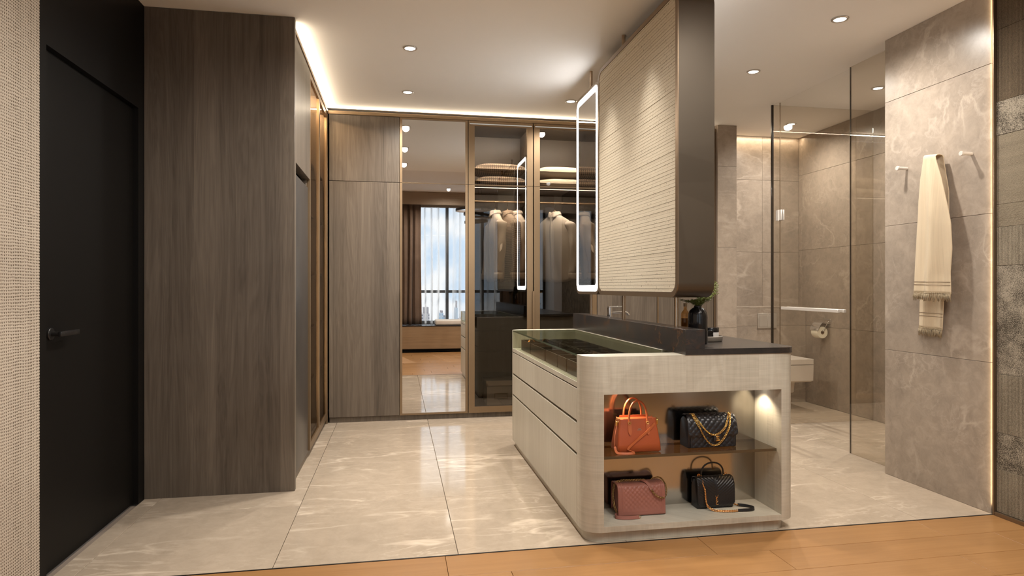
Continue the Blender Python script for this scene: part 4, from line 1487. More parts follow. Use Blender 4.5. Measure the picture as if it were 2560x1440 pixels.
obj('case_body', MB().box(TX - 0.036, TY * 0 + TX + 0.014, TY - 0.078, TY - 0.050, 0.912, 0.946, 0.002), 'black_gloss', t)
obj('lid', MB().box(TX - 0.036, TX + 0.014, TY - 0.078, TY - 0.050, 0.9463, 0.965, 0.002), 'black_gloss', t)
t = thing('dropper_bottle', 'tiny tan bottle with a dark rubber bulb at the left of the round tray', 'bottle', (TX - 0.055, TY - 0.040, 0.912))
obj('vessel', MB().lathe([(0, 0.912), (0.010, 0.912), (0.010, 0.968), (0.006, 0.975), (0.006, 0.980), (0, 0.980)], (TX - 0.055, TY - 0.040, 0), 18), 'tan', t)
obj('bulb', MB().lathe([(0, 0.9802), (0.006, 0.9802), (0.0075, 0.986), (0.006, 0.996), (0.003, 1.002), (0, 1.003)], (TX - 0.055, TY - 0.040, 0), 16), 'black_metal', t)

# ================================================================== bathroom fittings
t = thing('toilet', 'square white wall hung toilet partly hidden behind the vanity island', 'toilet', (3.765, 5.72, 0.0))
bw = MB()
secs = []
for z, y0, hw in ((0.285, 5.50, 0.178), (0.30, 5.475, 0.183), (0.452, 5.470, 0.185)):
    secs.append([(x, y, z) for x, y in rr(3.765 - hw, 3.765 + hw, y0, 5.9775, 0.012, 4)])
bw.loft(secs)
obj('bowl', bw, 'white', t, angle=30)
lo = MB()
secs = []
for z, y0, hw in ((0.155, 5.66, 0.088), (0.165, 5.650, 0.095), (0.2845, 5.640, 0.100)):
    secs.append([(x, y, z) for x, y in rr(3.765 - hw, 3.765 + hw, y0, 5.9775, 0.012, 4)])
lo.loft(secs)
obj('trapway', lo, 'white', t, angle=30)
st = MB()
st.prism(rr(3.765 - 0.185, 3.765 + 0.185, 5.470, 5.930, 0.014, 4), 'z', 0.457, 0.506)
obj('seat_lid', st, 'white', t, angle=30)
obj('hinge_block', MB().box(3.65, 3.88, 5.931, 5.977, 0.4525, 0.49, 0.004), 'white', t)
t = thing('flush_plate', 'square satin metal flush plate on the ledge wall above the toilet', 'flush plate', (3.77, 5.97, 0.85))
obj('plate', MB().box(3.660, 3.875, 5.965, 5.9795, 0.775, 0.930, 0.002), 'grey_plate', t)
obj('button', MB().box(3.672, 3.763, 5.962, 5.9648, 0.79, 0.915, 0.001), 'grey_plate', t)
obj('button', MB().box(3.769, 3.862, 5.962, 5.9648, 0.79, 0.915, 0.001), 'grey_plate', t)

RY0, RY1, RZ, RX = 5.615, 5.715, 0.765, 4.145
t = thing('paper_holder', 'chrome toilet paper holder with a curved cover on the marble wall', 'paper holder', (4.2, 5.66, 0.8))
cv = [(4.219, 0.872), (4.195, 0.878), (4.160, 0.868), (4.125, 0.842), (4.098, 0.806), (4.086, 0.772)]
cvp = [Vector((x, 5.665, z)) for x, z in cv]
obj('cover', MB().ribbon(spline(cvp, 4), (0, 1, 0), 0.135, 0.002), 'chrome', t, angle=60)
arm = spline([(4.219, 5.600, 0.858), (4.195, 5.600, 0.855), (4.165, 5.602, 0.80), (RX, 5.606, RZ), (RX, 5.64, RZ), (RX, 5.72, RZ)], 5)
obj('arm', MB().tube(arm, 0.0035, 8), 'chrome', t, angle=180)
obj('wall_plate', MB().box(4.2155, 4.2195, 5.59, 5.73, 0.835, 0.885, 0.001), 'chrome', t)
t = thing('toilet_roll', 'cream toilet paper roll hanging in the chrome holder', 'toilet roll', (RX, 5.665, RZ - 0.014))
obj('paper', MB().lathe([(0.019, RY0), (0.056, RY0), (0.0575, RY0 + 0.003), (0.0575, RY1 - 0.003), (0.056, RY1), (0.019, RY1), (0.019, RY0)], (RX, 0, RZ - 0.014), 36, 'y'), 'paper', t)
obj('core', MB().ring([(RX + 0.0189 * math.cos(2 * PI * k / 24), RZ - 0.014 + 0.0189 * math.sin(2 * PI * k / 24)) for k in range(24)],
                      [(RX + 0.0175 * math.cos(2 * PI * k / 24), RZ - 0.014 + 0.0175 * math.sin(2 * PI * k / 24)) for k in range(24)], 'y', RY0 - 0.001, RY1 + 0.001), 'tan', t)


def hook(y, z, label):
    t = thing('wall_hook', label, 'hook', (XR, y, z), 0, 'peg hooks on the marble wall')
    obj('peg', MB().lathe([(0, 0.0005), (0.0095, 0.0005), (0.0095, 0.060), (0, 0.060)], (0, 0, 0), 20, 'x'), 'satin', t, local=True)
    obj('end_cap', MB().lathe([(0, 0.0602), (0.0125, 0.0602), (0.0135, 0.062), (0.0135, 0.070), (0.0122, 0.072), (0, 0.072)], (0, 0, 0), 24, 'x'), 'satin', t, local=True)
    for c in t.children:
        c.scale = (-1, 1, 1)
    return t


hook(3.405, 1.932, 'short steel peg hook left of the hanging scarf')
hook(3.175, 1.932, 'short steel peg hook under the top of the hanging scarf')
hook(2.958, 1.930, 'short steel peg hook right of the hanging scarf, beside the carpeted wall')

# scarf: one long strip folded over the middle peg
tw = thing('scarf', 'long fringed cream linen scarf draped over the middle peg on the marble wall', 'scarf', (3.06, 3.17, 1.945))
FB, RB, TP = 1.165, 0.955, 1.950
lt = [(0.0, 3.196, 3.112), (0.05, 3.203, 3.100), (0.16, 3.222, 3.072), (0.33, 3.238, 3.040), (0.50, 3.248, 3.012), (0.68, 3.256, 3.004), (0.85, 3.262, 3.016), (1.0, 3.268, 3.012)]
rt = [(0.0, 3.196, 3.112), (0.2, 3.235, 3.075), (0.5, 3.275, 3.075), (0.8, 3.290, 3.110), (1.0, 3.300, 3.122)]


def scarf_fn(u, v):
    # v: 0 front hem .. 0.5 over the peg .. 1 rear hem ; u: 0 left .. 1 right
    if v < 0.48:
        k = 1 - v / 0.48
        yl, yr = lerp_tab(lt, k)
        z = TP - (TP - FB) * k
        amp = 0.004 + 0.020 * min(1, k * 2.2)
        x = 3.012 - 0.006 * k + amp * (0.75 * math.sin(2 * PI * (1.15 * u + 0.12)) - 0.30 * math.sin(2 * PI * (2.3 * u - 0.1 + 0.15 * k)))
        x -= 0.016 * math.exp(-((u - 0.78) / 0.16) ** 2) * math.sin(PI * min(1, k * 1.15))
        x = min(x, 3.052)
    elif v > 0.52:
        k = (v - 0.52) / 0.48
        yl, yr = lerp_tab(rt, k)
        z = TP - (TP - RB) * k
        x = 3.068 + 0.010 * k + (0.002 + 0.007 * k) * math.sin(2 * PI * (1.3 * u + 0.4))
    else:
        yl, yr = lt[0][1], lt[0][2]
        a = PI * (v - 0.48) / 0.04
        z = TP + 0.014 * math.sin(a)
        x = 3.012 + (3.068 - 3.012) * (1 - math.cos(a)) / 2 + 0.004 * 0.8 * math.sin(2 * PI * (1.15 * u + 0.12)) * (1 - (v - 0.48) / 0.04)
    z += 0.012 * (0.5 - u) * (1 if 0.3 < v < 0.7 else 0.4)
    return (x, yl + (yr - yl) * u, z)


solid(obj('cloth', MB().grid(scarf_fn, 44, 110), 'towel', tw, angle=180), 0.003)
for v in (0.030, 0.040, 0.955, 0.964):
    pth = [Vector(scarf_fn(i / 40, v)) + Vector((-0.0025, 0, 0)) for i in range(41)]
    obj('woven_stripe', MB().tube(pth, 0.0011, 5), 'stitch', tw, angle=180)
for v, n_ in ((0.0, 34), (1.0, 26)):
    fr = MB()
    rs = random.Random(5)
    for i in range(n_):
        c = Vector(scarf_fn((i + 0.5) / n_, v))
        for q in range(3):
            e = c + Vector((rs.uniform(-0.010, 0.004), rs.uniform(-0.009, 0.009), -rs.uniform(0.034, 0.048)))
            m_ = c.lerp(e, 0.4) + Vector((-0.003, rs.uniform(-0.004, 0.004), 0))
            fr.tube([c + Vector((0, 0, 0.004)), m_, e], 0.002, 5, radii=[0.0026, 0.0022, 0.0010])
        fr.lathe([(0, c.z - 0.004), (0.0042, c.z - 0.001), (0.0042, c.z + 0.004), (0, c.z + 0.006)], (c.x - 0.001, c.y, 0), 6)
    o = obj('fringe', fr, 'fringe', tw, angle=180)
    o['kind'] = 'stuff'
# ================================================================== the four handbags
def chain(path, name, mat, parent, link=0.0052, wire=0.0012, step=0.0075, sx=1.25):
    P = resample(path, step)
    mb = MB()
    for i in range(len(P)):
        d = (P[min(i + 1, len(P) - 1)] - P[max(i - 1, 0)]).normalized()
        a = Vector((0, 0, 1)) if abs(d.z) < 0.85 else Vector((1, 0, 0))
        u = d.cross(a).normalized()
        v = d.cross(u).normalized()
        s = u if i % 2 else v
        s = (s + (v if i % 2 else u) * 0.5).normalized()
        mb.torus(P[i], link, wire, d, s, 10, 4, sx, 0.8)
    o = obj(name, mb, mat, parent, local=True, angle=180)
    o['kind'] = 'stuff'
    return o


def loop_sec(hw, hd, r, z, n=5, cy=0.0):
    return [(x, y + cy, z) for x, y in rr(-hw, hw, -hd, hd, min(r, hd * 0.98, hw * 0.98), n)]


# ---- orange leather tote on the glass shelf
ZS1, ZN = 0.3975, NZ0 + 0.0005
b1 = thing('tote_bag', 'orange leather tote bag with two arched handles on the glass shelf', 'handbag', (1.158, 2.962, ZS1))
secs = [loop_sec(0.106, 0.050, 0.010, 0.002), loop_sec(0.112, 0.054, 0.012, 0.006), loop_sec(0.110, 0.052, 0.012, 0.04), loop_sec(0.102, 0.042, 0.012, 0.10), loop_sec(0.093, 0.030, 0.012, 0.158)]
obj('body', MB().loft(secs), 'orange', b1, local=True, angle=60)
# open rims: front and rear panels stand a little above, wings fold in at the sides
for s in (-1, 1):
    pts = [(-0.078, 0.150), (0.078, 0.150), (0.074, 0.168 if s > 0 else 0.160), (-0.074, 0.168 if s > 0 else 0.160)]
    m = MB().prism(pts, 'y', s * 0.026 - 0.0022, s * 0.026 + 0.0022)
    obj('rim_panel', m, 'orange', b1, local=True)
    tp = MB()
    arc = [(0.046 * -math.cos(PI * k / 20), s * 0.031 + s * -0.006 * math.sin(PI * k / 20), 0.158 + 0.088 * math.sin(PI * k / 20) ** 0.85) for k in range(21)]
    arc = [(-0.0465, s * 0.0355, 0.138)] + arc + [(0.0465, s * 0.0355, 0.138)]
    if s > 0:
        arc = [(x - 0.006, y, z + 0.006) for x, y, z in arc]
    obj('handle', MB().tube(spline(arc, 2), 0.0050, 9), 'orange_dark', b1, local=True, angle=180)
    for x in (-0.0465, 0.0465):
        tab = [(x - 0.009, 0.148), (x + 0.009, 0.148), (x + 0.009, 0.100), (x + 0.005, 0.088), (x, 0.083), (x - 0.005, 0.088), (x - 0.009, 0.100)]
        mt = MB()
        n0 = len(tab)
        fy = lambda z: s * (0.030 + (0.158 - z) * 0.207 + 0.0022)
        vs = [(p[0], fy(p[1]), p[1]) for p in tab] + [(p[0], fy(p[1]) + s * 0.0022, p[1]) for p in tab]
        mt.faces(vs, [list(range(n0)), list(range(n0, 2 * n0))] + [[i, (i + 1) % n0, n0 + (i + 1) % n0, n0 + i] for i in range(n0)])
        obj('handle_tab', mt, 'orange_dark', b1, local=True)
        obj('ring', MB().torus((x, s * 0.0395, 0.141), 0.0068, 0.0014, (1, 0, 0), (0, 0.35, 1), 14, 5), 'gold', b1, local=True, angle=180)
for s in (-1, 1):
    wing = [(-0.030, 0.105), (0.030, 0.105), (0.026, 0.162), (0.0, 0.150), (-0.026, 0.162)]
    m = MB()
    vs = [(s * (0.0985 - (z - 0.1) * 0.12), y, z) for y, z in wing] + [(s * (0.1005 - (z - 0.1) * 0.12), y, z) for y, z in wing]
    m.faces(vs, [[0, 1, 2, 3, 4], [5, 6, 7, 8, 9]] + [[i, (i + 1) % 5, 5 + (i + 1) % 5, 5 + i] for i in range(5)])
    obj('side_wing', m, 'orange_dark', b1, local=True)
    obj('snap_hook', MB().torus((s * 0.100, -0.012, 0.150), 0.007, 0.0015, (0, 0.4, 1), (s, 0, 0), 12, 5).box(s * 0.104 - 0.004, s * 0.104 + 0.004, -0.018, -0.008, 0.124, 0.146, 0.0015), 'gold', b1, local=True)
sl = spline([(-0.104, -0.014, 0.128), (-0.118, -0.030, 0.085), (-0.124, -0.046, 0.035), (-0.120, -0.064, 0.008), (-0.095, -0.078, 0.006), (-0.055, -0.083, 0.006), (-0.035, -0.078, 0.006)], 7)
obj('strap', MB().ribbon(sl, [(0.3, 1, 0.1)] * 15 + [(0.3, 0.4, 1)] * (len(sl) - 15), 0.011, 0.0025), 'orange_dark', b1, local=True, angle=60)
sl = spline([(-0.036, -0.077, 0.006), (-0.050, -0.069, 0.010), (-0.062, -0.061, 0.022), (-0.030, -0.0570, 0.050), (0.012, -0.0530, 0.080), (0.048, -0.0480, 0.106), (0.076, -0.0400, 0.130), (0.096, -0.018, 0.146)], 7)
obj('strap', MB().ribbon(sl, (-0.6, 0, 0.8), 0.011, 0.0025), 'orange_dark', b1, local=True, angle=60)
fo = MB()
rs = random.Random(3)
for row, (x0, x1, z) in enumerate(((-0.004, 0.010, 0.112), (-0.010, 0.014, 0.107))):
    x = x0
    while x < x1:
        wl = rs.uniform(0.0010, 0.0022)
        fo.box(x, x + wl, -0.0425 - (0.110 - z) * 0.2, -0.0405 - (0.110 - z) * 0.2, z - 0.0011, z + 0.0011)
        x += wl + 0.0009
o = obj('foil_stamp', fo, 'grey_plate', b1, local=True, smooth=False)
o['kind'] = 'stuff'

# ---- black quilted flap bag with gold chain on the glass shelf
b2 = thing('quilted_bag', 'black diamond quilted flap bag with a doubled gold chain on the glass shelf', 'handbag', (1.553, 2.985, ZS1))
W2, H2 = 0.130, 0.158
prof = [(-0.050, 0.006), (-0.046, 0.001), (0.046, 0.001), (0.050, 0.006), (0.050, 0.105), (0.040, 0.138), (0.022, 0.152), (-0.022, 0.152), (-0.040, 0.138), (-0.050, 0.105)]


def quilt(a, b, cell, amp):
    p, q = math.sin(PI * (a + b) / cell), math.sin(PI * (a - b) / cell)
    return amp * (abs(p) * abs(q)) ** 0.45


body = MB()
secs = []
for x, k in ((-W2, 0.90), (-W2 + 0.006, 0.97), (-W2 + 0.018, 1.0), (W2 - 0.018, 1.0), (W2 - 0.006, 0.97), (W2, 0.90)):
    secs.append([(x, y * k, 0.001 + (z - 0.001) * (0.5 + 0.5 * k)) for y, z in prof])
body.loft(secs)
obj('body', body, 'quilt_black', b2, local=True, angle=50)


def lower_front(u, v):
    x, z = (-W2 + 0.010) + (2 * W2 - 0.020) * u, 0.004 + 0.075 * v
    e = min(u, 1 - u, 0.3) / 0.3
    return (x, -0.0505 - quilt(x, z, 0.030, 0.0042) * e ** 0.3 - 0.002, z)


obj('front_quilting', MB().grid(lower_front, 84, 28), 'quilt_black', b2, local=True, angle=180)
path2 = spline([(0.040, 0.120), (0.034, 0.149), (0.018, 0.158), (-0.010, 0.161), (-0.034, 0.152), (-0.050, 0.125), (-0.0575, 0.090), (-0.0600, 0.058)], 10)
path2 = [(p[0], p[1]) for p in [Vector((a.x, a.y, 0)) for a in [Vector((q[0], q[1], 0)) for q in path2]]]
cum = [0.0]
for a, b_ in zip(path2, path2[1:]):
    cum.append(cum[-1] + math.hypot(b_[0] - a[0], b_[1] - a[1]))


def flap(u, v):
    k = v * (len(path2) - 1)
    i = min(int(k), len(path2) - 2)
    fr = k - i
    y = path2[i][0] + (path2[i + 1][0] - path2[i][0]) * fr
    z = path2[i][1] + (path2[i + 1][1] - path2[i][1]) * fr
    s = cum[i] + (cum[i + 1] - cum[i]) * fr
    hw = W2 + 0.003 - 0.006 * (1 - v)
    x = -hw + 2 * hw * u
    ty, tz = path2[i + 1][0] - path2[i][0], path2[i + 1][1] - path2[i][1]
    l = math.hypot(ty, tz)
    ny, nz = tz / l, -ty / l
    e = min(1.0, min(u, 1 - u) / 0.03, (1 - v) / 0.04)
    q = quilt(x, s, 0.030, 0.0046) * max(0.0, e)
    cr = 0.012 * max(0, (abs(u - 0.5) - 0.44) / 0.06) ** 2 * (1 if v > 0.9 else 0)
    return (x, y + ny * q, z + nz * q + cr)


obj('flap', MB().grid(flap, 96, 76), 'quilt_black', b2, local=True, angle=180)
solid(b2.children[-1], 0.003)
for sx in (-1, 1):
    for dy in (-0.012, 0.012):
        obj('eyelet', MB().torus((sx * 0.098, -0.020 + dy, 0.1625), 0.0062, 0.0020, (1, 0, 0), (0, 1, 0.2), 14, 6), 'gold', b2, local=True, angle=180)


def drape(x0, x1, y, z0, sag, yb=0.0, n=24):
    out = []
    for k in range(n + 1):
        u = k / n
        s = 2 * u - 1
        z = z0 - sag * (1 - s * s)
        zz_ = z
        yf = -0.0640 if zz_ < 0.105 else -0.0640 + (zz_ - 0.105) * 0.60
        out.append((x0 + (x1 - x0) * u, yf + y, zz_))
    return out


chain(drape(-0.094, 0.096, -0.004, 0.166, 0.098), 'shoulder_chain', 'gold', b2)
chain(drape(-0.102, 0.104, -0.006, 0.166, 0.150), 'shoulder_chain', 'gold', b2)
obj('clasp_tab', MB().box(-0.004, 0.040, -0.0675, -0.0620, 0.033, 0.068, 0.004, 2), 'quilt_black', b2, local=True)
em = MB()
for s in (-1, 1):
    pts = [(0.018 + s * 0.0035 + s * 0.0088 * math.cos(a), -0.0690, 0.0495 + 0.0098 * math.sin(a)) for a in [(0.75 + (2 * PI - 1.5) * k / 18) for k in range(19)]]
    em.tube(pts, 0.0014, 6)
em.lathe([(0, -0.0686), (0.0022, -0.0686), (0.0022, -0.0675), (0, -0.0675)], (0.018, 0, 0.0495), 10, 'y')
em.box(0.007, 0.029, -0.0688, -0.0676, 0.0365, 0.0385)
em.box(0.010, 0.026, -0.0688, -0.0676, 0.0610, 0.0625)
obj('clasp_emblem', em, 'gold', b2, local=True, angle=60)

# ---- dusty pink boxy flap bag on the niche floor
b3 = thing('boxy_bag', 'dusty pink boxy bag with a quilted front and antique gold chain, on the niche floor', 'handbag', (1.180, 2.990, ZN))
W3, H3, D3 = 0.122, 0.150, 0.046
mb = MB()
mb.box(-W3 + 0.008, W3 - 0.008, -D3 + 0.012, D3, 0.002, H3 - 0.010, 0.006, 2)
obj('gusset', mb, 'pink_dark', b3, local=True)
fp = [(D3, 0.012), (D3 + 0.001, H3 - 0.020), (D3 - 0.012, H3 - 0.004), (0.0, H3), (-D3 + 0.012, H3 - 0.004), (-D3 + 0.001, H3 - 0.022), (-D3 - 0.004, 0.075), (-D3 - 0.008, 0.004)]
pth3 = spline([(p[0], p[1], 0) for p in fp], 10)
cum3 = [0.0]
for a, b_ in zip(pth3, pth3[1:]):
    cum3.append(cum3[-1] + (b_ - a).length)


def shell3(u, v):
    k = v * (len(pth3) - 1)
    i = min(int(k), len(pth3) - 2)
    c = pth3[i].lerp(pth3[i + 1], k - i)
    s = cum3[i] + (cum3[i + 1] - cum3[i]) * (k - i)
    d = (pth3[i + 1] - pth3[i]).normalized()
    ny, nz = d.y, -d.x
    x = -W3 + 2 * W3 * u
    front = 1.0 if v > 0.62 else 0.0
    dx = W3 - abs(x)
    dz = cum3[-1] - s
    q = 0.0
    if front:
        m_ = min(dx, dz)
        if m_ < 0.030:
            q = 0.0034 * abs(math.sin(PI * m_ / 0.0100)) ** 0.6
        elif c.y > 0.10 + 0.03 and False:
            q = 0
        else:
            q = quilt(x, s, 0.023, 0.0034)
    elif dx < 0.030:
        q = 0.0034 * abs(math.sin(PI * dx / 0.0100)) ** 0.6
    return (x, c.x + ny * q, c.y + nz * q)


o = obj('flap_shell', MB().grid(shell3, 110, 90), 'pink', b3, local=True, angle=180)
solid(o, 0.003)
ch = spline([(-0.118, -0.040, 0.008), (-0.132, -0.030, 0.045), (-0.134, -0.010, 0.100), (-0.118, 0.000, 0.150), (-0.085, 0.000, 0.161), (-0.040, 0.000, 0.160), (0.010, -0.002, 0.160), (0.040, -0.006, 0.160)], 10)
chain(ch, 'shoulder_chain', 'gold_dark', b3, 0.0056, 0.0014, 0.0072)
ch = spline([(0.048, -0.052, 0.128), (0.066, -0.060, 0.102), (0.092, -0.062, 0.086), (0.116, -0.052, 0.085), (0.134, -0.036, 0.098), (0.140, -0.020, 0.122), (0.134, -0.006, 0.148), (0.116, 0.002, 0.166), (0.094, 0.004, 0.167), (0.070, 0.002, 0.160)], 10)
chain(ch, 'shoulder_chain', 'gold_dark', b3, 0.0056, 0.0014, 0.0072)
st3 = spline([(0.010, 0.004, 0.158), (0.028, -0.020, 0.158), (0.040, -0.040, 0.146), (0.050, -0.0535, 0.126)], 8)
obj('strap', MB().ribbon(st3, (1, 0.35, 0.2), 0.016, 0.003), 'pink', b3, local=True, angle=60)
st3 = spline([(-0.116, -0.036, 0.009), (-0.136, -0.050, 0.009), (-0.137, -0.072, 0.009), (-0.112, -0.086, 0.009), (-0.070, -0.092, 0.009), (-0.028, -0.090, 0.009)], 8)
obj('strap', MB().ribbon(st3, (0, 0.25, 1), 0.016, 0.003), 'pink', b3, local=True, angle=60)
obj('strap_ring', MB().torus((-0.026, -0.090, 0.0105), 0.0068, 0.0014, (1, 0, 0), (0, 0, 1), 12, 5), 'gold_dark', b3, local=True, angle=180)

# ---- small black chevron quilted top handle bag on the niche floor
b4 = thing('top_handle_bag', 'small black chevron quilted bag with a top handle, on the niche floor', 'handbag', (1.590, 3.010, ZN))
W4, H4 = 0.098, 0.153
prof4 = [(-0.037, 0.006), (-0.033, 0.001), (0.033, 0.001), (0.037, 0.006), (0.036, 0.110), (0.028, 0.138), (0.012, 0.147), (-0.012, 0.147), (-0.028, 0.138), (-0.036, 0.110)]
secs = []
for x, k in ((-W4, 0.88), (-W4 + 0.006, 0.97), (-W4 + 0.016, 1.0), (W4 - 0.016, 1.0), (W4 - 0.006, 0.97), (W4, 0.88)):
    secs.append([(x, y * k, 0.001 + (z - 0.001) * (0.5 + 0.5 * k)) for y, z in prof4])
obj('body', MB().loft(secs), 'black_calf', b4, local=True, angle=50)
p4 = spline([(0.030, 0.120, 0), (0.020, 0.146, 0), (0.0, 0.153, 0), (-0.022, 0.148, 0), (-0.038, 0.122, 0), (-0.043, 0.080, 0), (-0.044, 0.012, 0)], 12)


def flap4(u, v):
    k = v * (len(p4) - 1)
    i = min(int(k), len(p4) - 2)
    c = p4[i].lerp(p4[i + 1], k - i)
    d = (p4[i + 1] - p4[i]).normalized()
    hw = W4 + 0.003
    x = -hw + 2 * hw * u
    q = 0.0
    if v > 0.30:
        if abs(x) < 0.0065:
            q = 0.0030 * abs(math.sin(PI * (x + 0.0065) / 0.0065)) ** 0.5
        else:
            q = 0.0036 * abs(math.sin(PI * (c.y - abs(x) * 0.72) / 0.0135)) ** 0.55
        q *= min(1.0, (v - 0.30) / 0.05, (1 - v) / 0.02, min(u, 1 - u) / 0.02)
    side = 0.020 * max(0.0, (abs(u - 0.5) - 0.42) / 0.08) ** 2 if v > 0.97 else 0.0
    return (x, c.x + d.y * q, c.y - d.x * q + side)


o = obj('flap', MB().grid(flap4, 110, 90), 'black_calf', b4, local=True, angle=180)
solid(o, 0.003)
arc = [(-0.062, 0.0, 0.150), (-0.061, 0, 0.160)] + [(-0.060 * math.cos(PI * k / 18), 0, 0.165 + 0.056 * math.sin(PI * k / 18) ** 0.8) for k in range(1, 18)] + [(0.061, 0, 0.160), (0.062, 0, 0.150)]
obj('top_handle', MB().tube(spline(arc, 2), 0.0042, 9), 'black_calf', b4, local=True, angle=180)
for s in (-1, 1):
    obj('handle_mount', MB().box(s * 0.062 - 0.008, s * 0.062 + 0.008, -0.006, 0.006, 0.150, 0.158, 0.0015).torus((s * 0.074, 0, 0.160), 0.006, 0.0014, (1, 0, 0), (0, 0, 1), 12, 5), 'gold_rose', b4, local=True, angle=60)
ch = spline([(-0.078, -0.002, 0.158), (-0.073, -0.030, 0.140), (-0.066, -0.0500, 0.100), (-0.063, -0.0540, 0.055), (-0.056, -0.0600, 0.022), (-0.035, -0.078, 0.006), (0.0, -0.096, 0.005), (0.050, -0.105, 0.005), (0.082, -0.106, 0.005)], 12)
chain(ch, 'shoulder_chain', 'gold_rose', b4, 0.0058, 0.0017, 0.0062)
st4 = spline([(0.084, -0.106, 0.007), (0.112, -0.112, 0.009), (0.150, -0.112, 0.009), (0.176, -0.098, 0.009), (0.172, -0.072, 0.009), (0.146, -0.048, 0.009), (0.122, -0.034, 0.009)], 8)
obj('strap', MB().ribbon(st4, (0, 0.15, 1), 0.014, 0.003), 'black_calf', b4, local=True, angle=60)
ch = spline([(0.121, -0.033, 0.007), (0.108, -0.020, 0.010), (0.096, -0.006, 0.014)], 8)
chain(ch, 'shoulder_chain', 'gold_rose', b4, 0.0050, 0.0014, 0.0062)
em = MB()
q = lambda pts: [(x * 0.95 - 0.001, -0.0495, z) for x, z in pts]
em.tube(q([(-0.008, 0.068), (-0.001, 0.055), (0.0, 0.040)]), 0.0013, 6)
em.tube(q([(0.009, 0.070), (0.003, 0.058), (-0.001, 0.050)]), 0.0011, 6)
em.tube([Vector(p) for p in spline([(x * 0.95 - 0.001, -0.0505, z) for x, z in ((0.006, 0.057), (0.000, 0.060), (-0.005, 0.054), (0.001, 0.048), (0.006, 0.041), (0.001, 0.034), (-0.006, 0.037))], 6)], 0.0013, 6)
em.tube(q([(-0.003, 0.046), (-0.002, 0.022), (0.008, 0.022), (0.009, 0.025)]), 0.0013, 6)
em.tube(q([(-0.006, 0.026), (0.002, 0.030)]), 0.0010, 6)
obj('clasp_emblem', em, 'gold_rose', b4, local=True, angle=180)

# ================================================================== the bedroom seen in the mirrors
t = thing('window_bench', 'low oak faced window bench with a dark top, seen in the mirror', 'bench', (0.9, -0.5, 0))
obj('front_panel', MB().box(-1.19, 2.94, -0.215, -0.200, 0.062, 0.474, 0.001), 'bench_wood', t)
obj('bench_body', MB().box(-1.19, 2.94, -0.96, -0.2155, 0.062, 0.4735), 'bench_wood', t, smooth=False)
obj('kick', MB().box(-1.19, 2.94, -0.94, -0.262, 0.0005, 0.0615), 'black', t, smooth=False)
obj('bench_top', MB().box(-1.19, 2.94, -0.968, -0.196, 0.4742, 0.4895, 0.001), 'black_stone', t)
c = MB().box(0.70, 2.40, -0.70, -0.245, 0.490, 0.585, 0.030, 4)
t = thing('bench_cushion', 'long grey seat cushion on the window bench, seen in the mirror', 'cushion', (1.55, -0.47, 0.49))
obj('cover', c, 'shirt_b', t, angle=60)
obj('piping', MB().tube([(0.715, -0.248, 0.560), (2.385, -0.248, 0.560)], 0.004, 6), 'shirt_c', t)


def curtain(x0, x1, y, z0, z1, n, amp, mat, label, cat, name, seed=1):
    rs_ = random.Random(seed)
    ph = [rs_.uniform(0, 6) for _ in range(4)]

    def f(u, v):
        x = x0 + (x1 - x0) * u + 0.012 * math.sin(2 * PI * n * u * 2 + ph[0])
        a = amp * (0.75 + 0.25 * v) * (1 + 0.35 * math.sin(3.1 * u * n + ph[1]))
        return (x + 0.015 * math.sin(3 * v + 9 * u + ph[2]) * v, y + a * math.sin(2 * PI * n * u + 0.7 * math.sin(4 * PI * u + ph[3])), z1 - (z1 - z0) * v)
    t_ = thing(name, label, cat, ((x0 + x1) / 2, y, z0))
    o_ = obj('fabric', MB().grid(f, int(n * 14), 14), mat, t_, angle=180)
    hd_ = MB()
    for k in range(int(n)):
        xk = x0 + (x1 - x0) * (k + 0.25) / n
        hd_.box(xk - 0.004, xk + 0.004, y - amp - 0.004, y - amp + 0.004, z1, z1 + 0.012)
    q_ = obj('curtain_hooks', hd_, 'steel', t_, smooth=False)
    q_['kind'] = 'stuff'
    return o_


solid(curtain(-0.10, 0.425, -0.42, 0.495, 2.75, 5, 0.035, 'curtain', 'dark brown curtain drawn to the left of the window, seen in the mirror', 'curtain', 'curtain', 3), 0.003)
solid(curtain(1.93, 2.60, -0.42, 0.592, 2.75, 6, 0.035, 'curtain', 'dark brown curtain at the right of the window, reflected in the glass wardrobe', 'curtain', 'curtain', 4), 0.003)
curtain(0.40, 2.02, -0.80, 0.495, 2.75, 6, 0.045, 'sheer', 'sheer white curtain across the window, seen in the mirror', 'curtain', 'sheer_curtain', 5)
t = thing('valance', 'woven straw coloured valance above the window, seen in the mirror', 'valance', (0.9, -0.21, 2.73))
obj('board', MB().box(-1.20, 2.95, -0.238, -0.205, 2.726, 2.955, 0.001), 'weave_v', t, smooth=False)
obj('track', MB().box(-1.19, 2.94, -0.45, -0.39, 2.765, 2.795), 'white', t, smooth=False)
t = thing('ring_chandelier', 'dark bronze chandelier of tilted rings, reflected in the glass wardrobe', 'chandelier', (1.30, 1.04, 2.4))
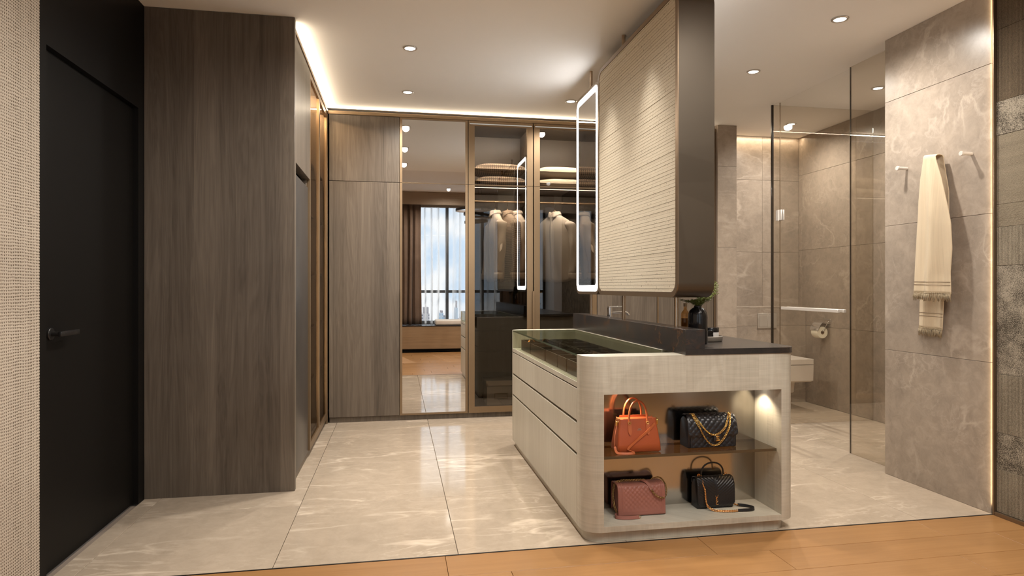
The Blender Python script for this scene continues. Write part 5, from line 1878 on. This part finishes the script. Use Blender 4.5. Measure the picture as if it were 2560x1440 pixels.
for c_, R_, tl in (((1.26, 1.04, 2.50), 0.30, 0.05), ((1.33, 1.06, 2.40), 0.24, -0.10), ((1.30, 1.02, 2.30), 0.19, 0.08)):
    pth = [Vector((c_[0] + R_ * math.cos(a), c_[1] + R_ * math.sin(a), c_[2] + tl * R_ * math.cos(a))) for a in [2 * PI * k / 48 for k in range(49)]]
    obj('ring', MB().ribbon(pth, (0, 0, 1), 0.040, 0.012), 'ring_metal', t, angle=60)
for dx, dy in ((0.17, 0.10), (-0.12, -0.12), (0.05, 0.16)):
    obj('suspension', MB().tube([(1.30 + dx, 1.04 + dy, 2.32), (1.30 + dx * 0.3, 1.04 + dy * 0.3, BCEIL - 0.01)], 0.002, 6), 'black_metal', t)
obj('canopy', MB().lathe([(0, BCEIL - 0.025), (0.07, BCEIL - 0.025), (0.07, BCEIL - 0.0005), (0, BCEIL - 0.0005)], (1.30, 1.04, 0), 28), 'bronze_dark', t)

# far towers of the city beyond the window
def tower(x0, x1, y, d, z1, mat, label, cap=None):
    t_ = thing('tower_building', label, 'building', ((x0 + x1) / 2, y, -40), 0, None)
    obj('facade', MB().box(x0, x1, y - d, y, -40, z1), mat, t_, smooth=False)
    obj('roof_block', MB().box(x0 + (x1 - x0) * 0.45, x1 - (x1 - x0) * 0.05, y - d * 0.8, y - d * 0.2, z1, z1 + (cap or 0.6)), 'tower_a', t_, smooth=False)


tower(3.00, 4.55, -80, 4, -2.6, 'tower_grid', 'brick toned tower with a window grid, seen through the mirrored window', 0.9)
tower(5.90, 6.55, -80, 3, -2.5, 'tower_blue', 'pale blue tower in the middle of the mirrored skyline', 0.3)
tower(6.58, 7.05, -82, 3, -3.2, 'tower_blue', 'shorter blue tower right of the middle one in the mirrored skyline', 0.2)
tower(8.35, 8.62, -80, 3, -1.8, 'tower_blue', 'thin dark spire tower at the right of the mirrored skyline', 1.0)
tower(9.2, 9.9, -84, 3, -3.6, 'tower_a', 'low pale block at the right end of the mirrored skyline', 0.2)
struct('ground_city', MB().box(-120, 160, -190, -20, -41, -40), 'ground')
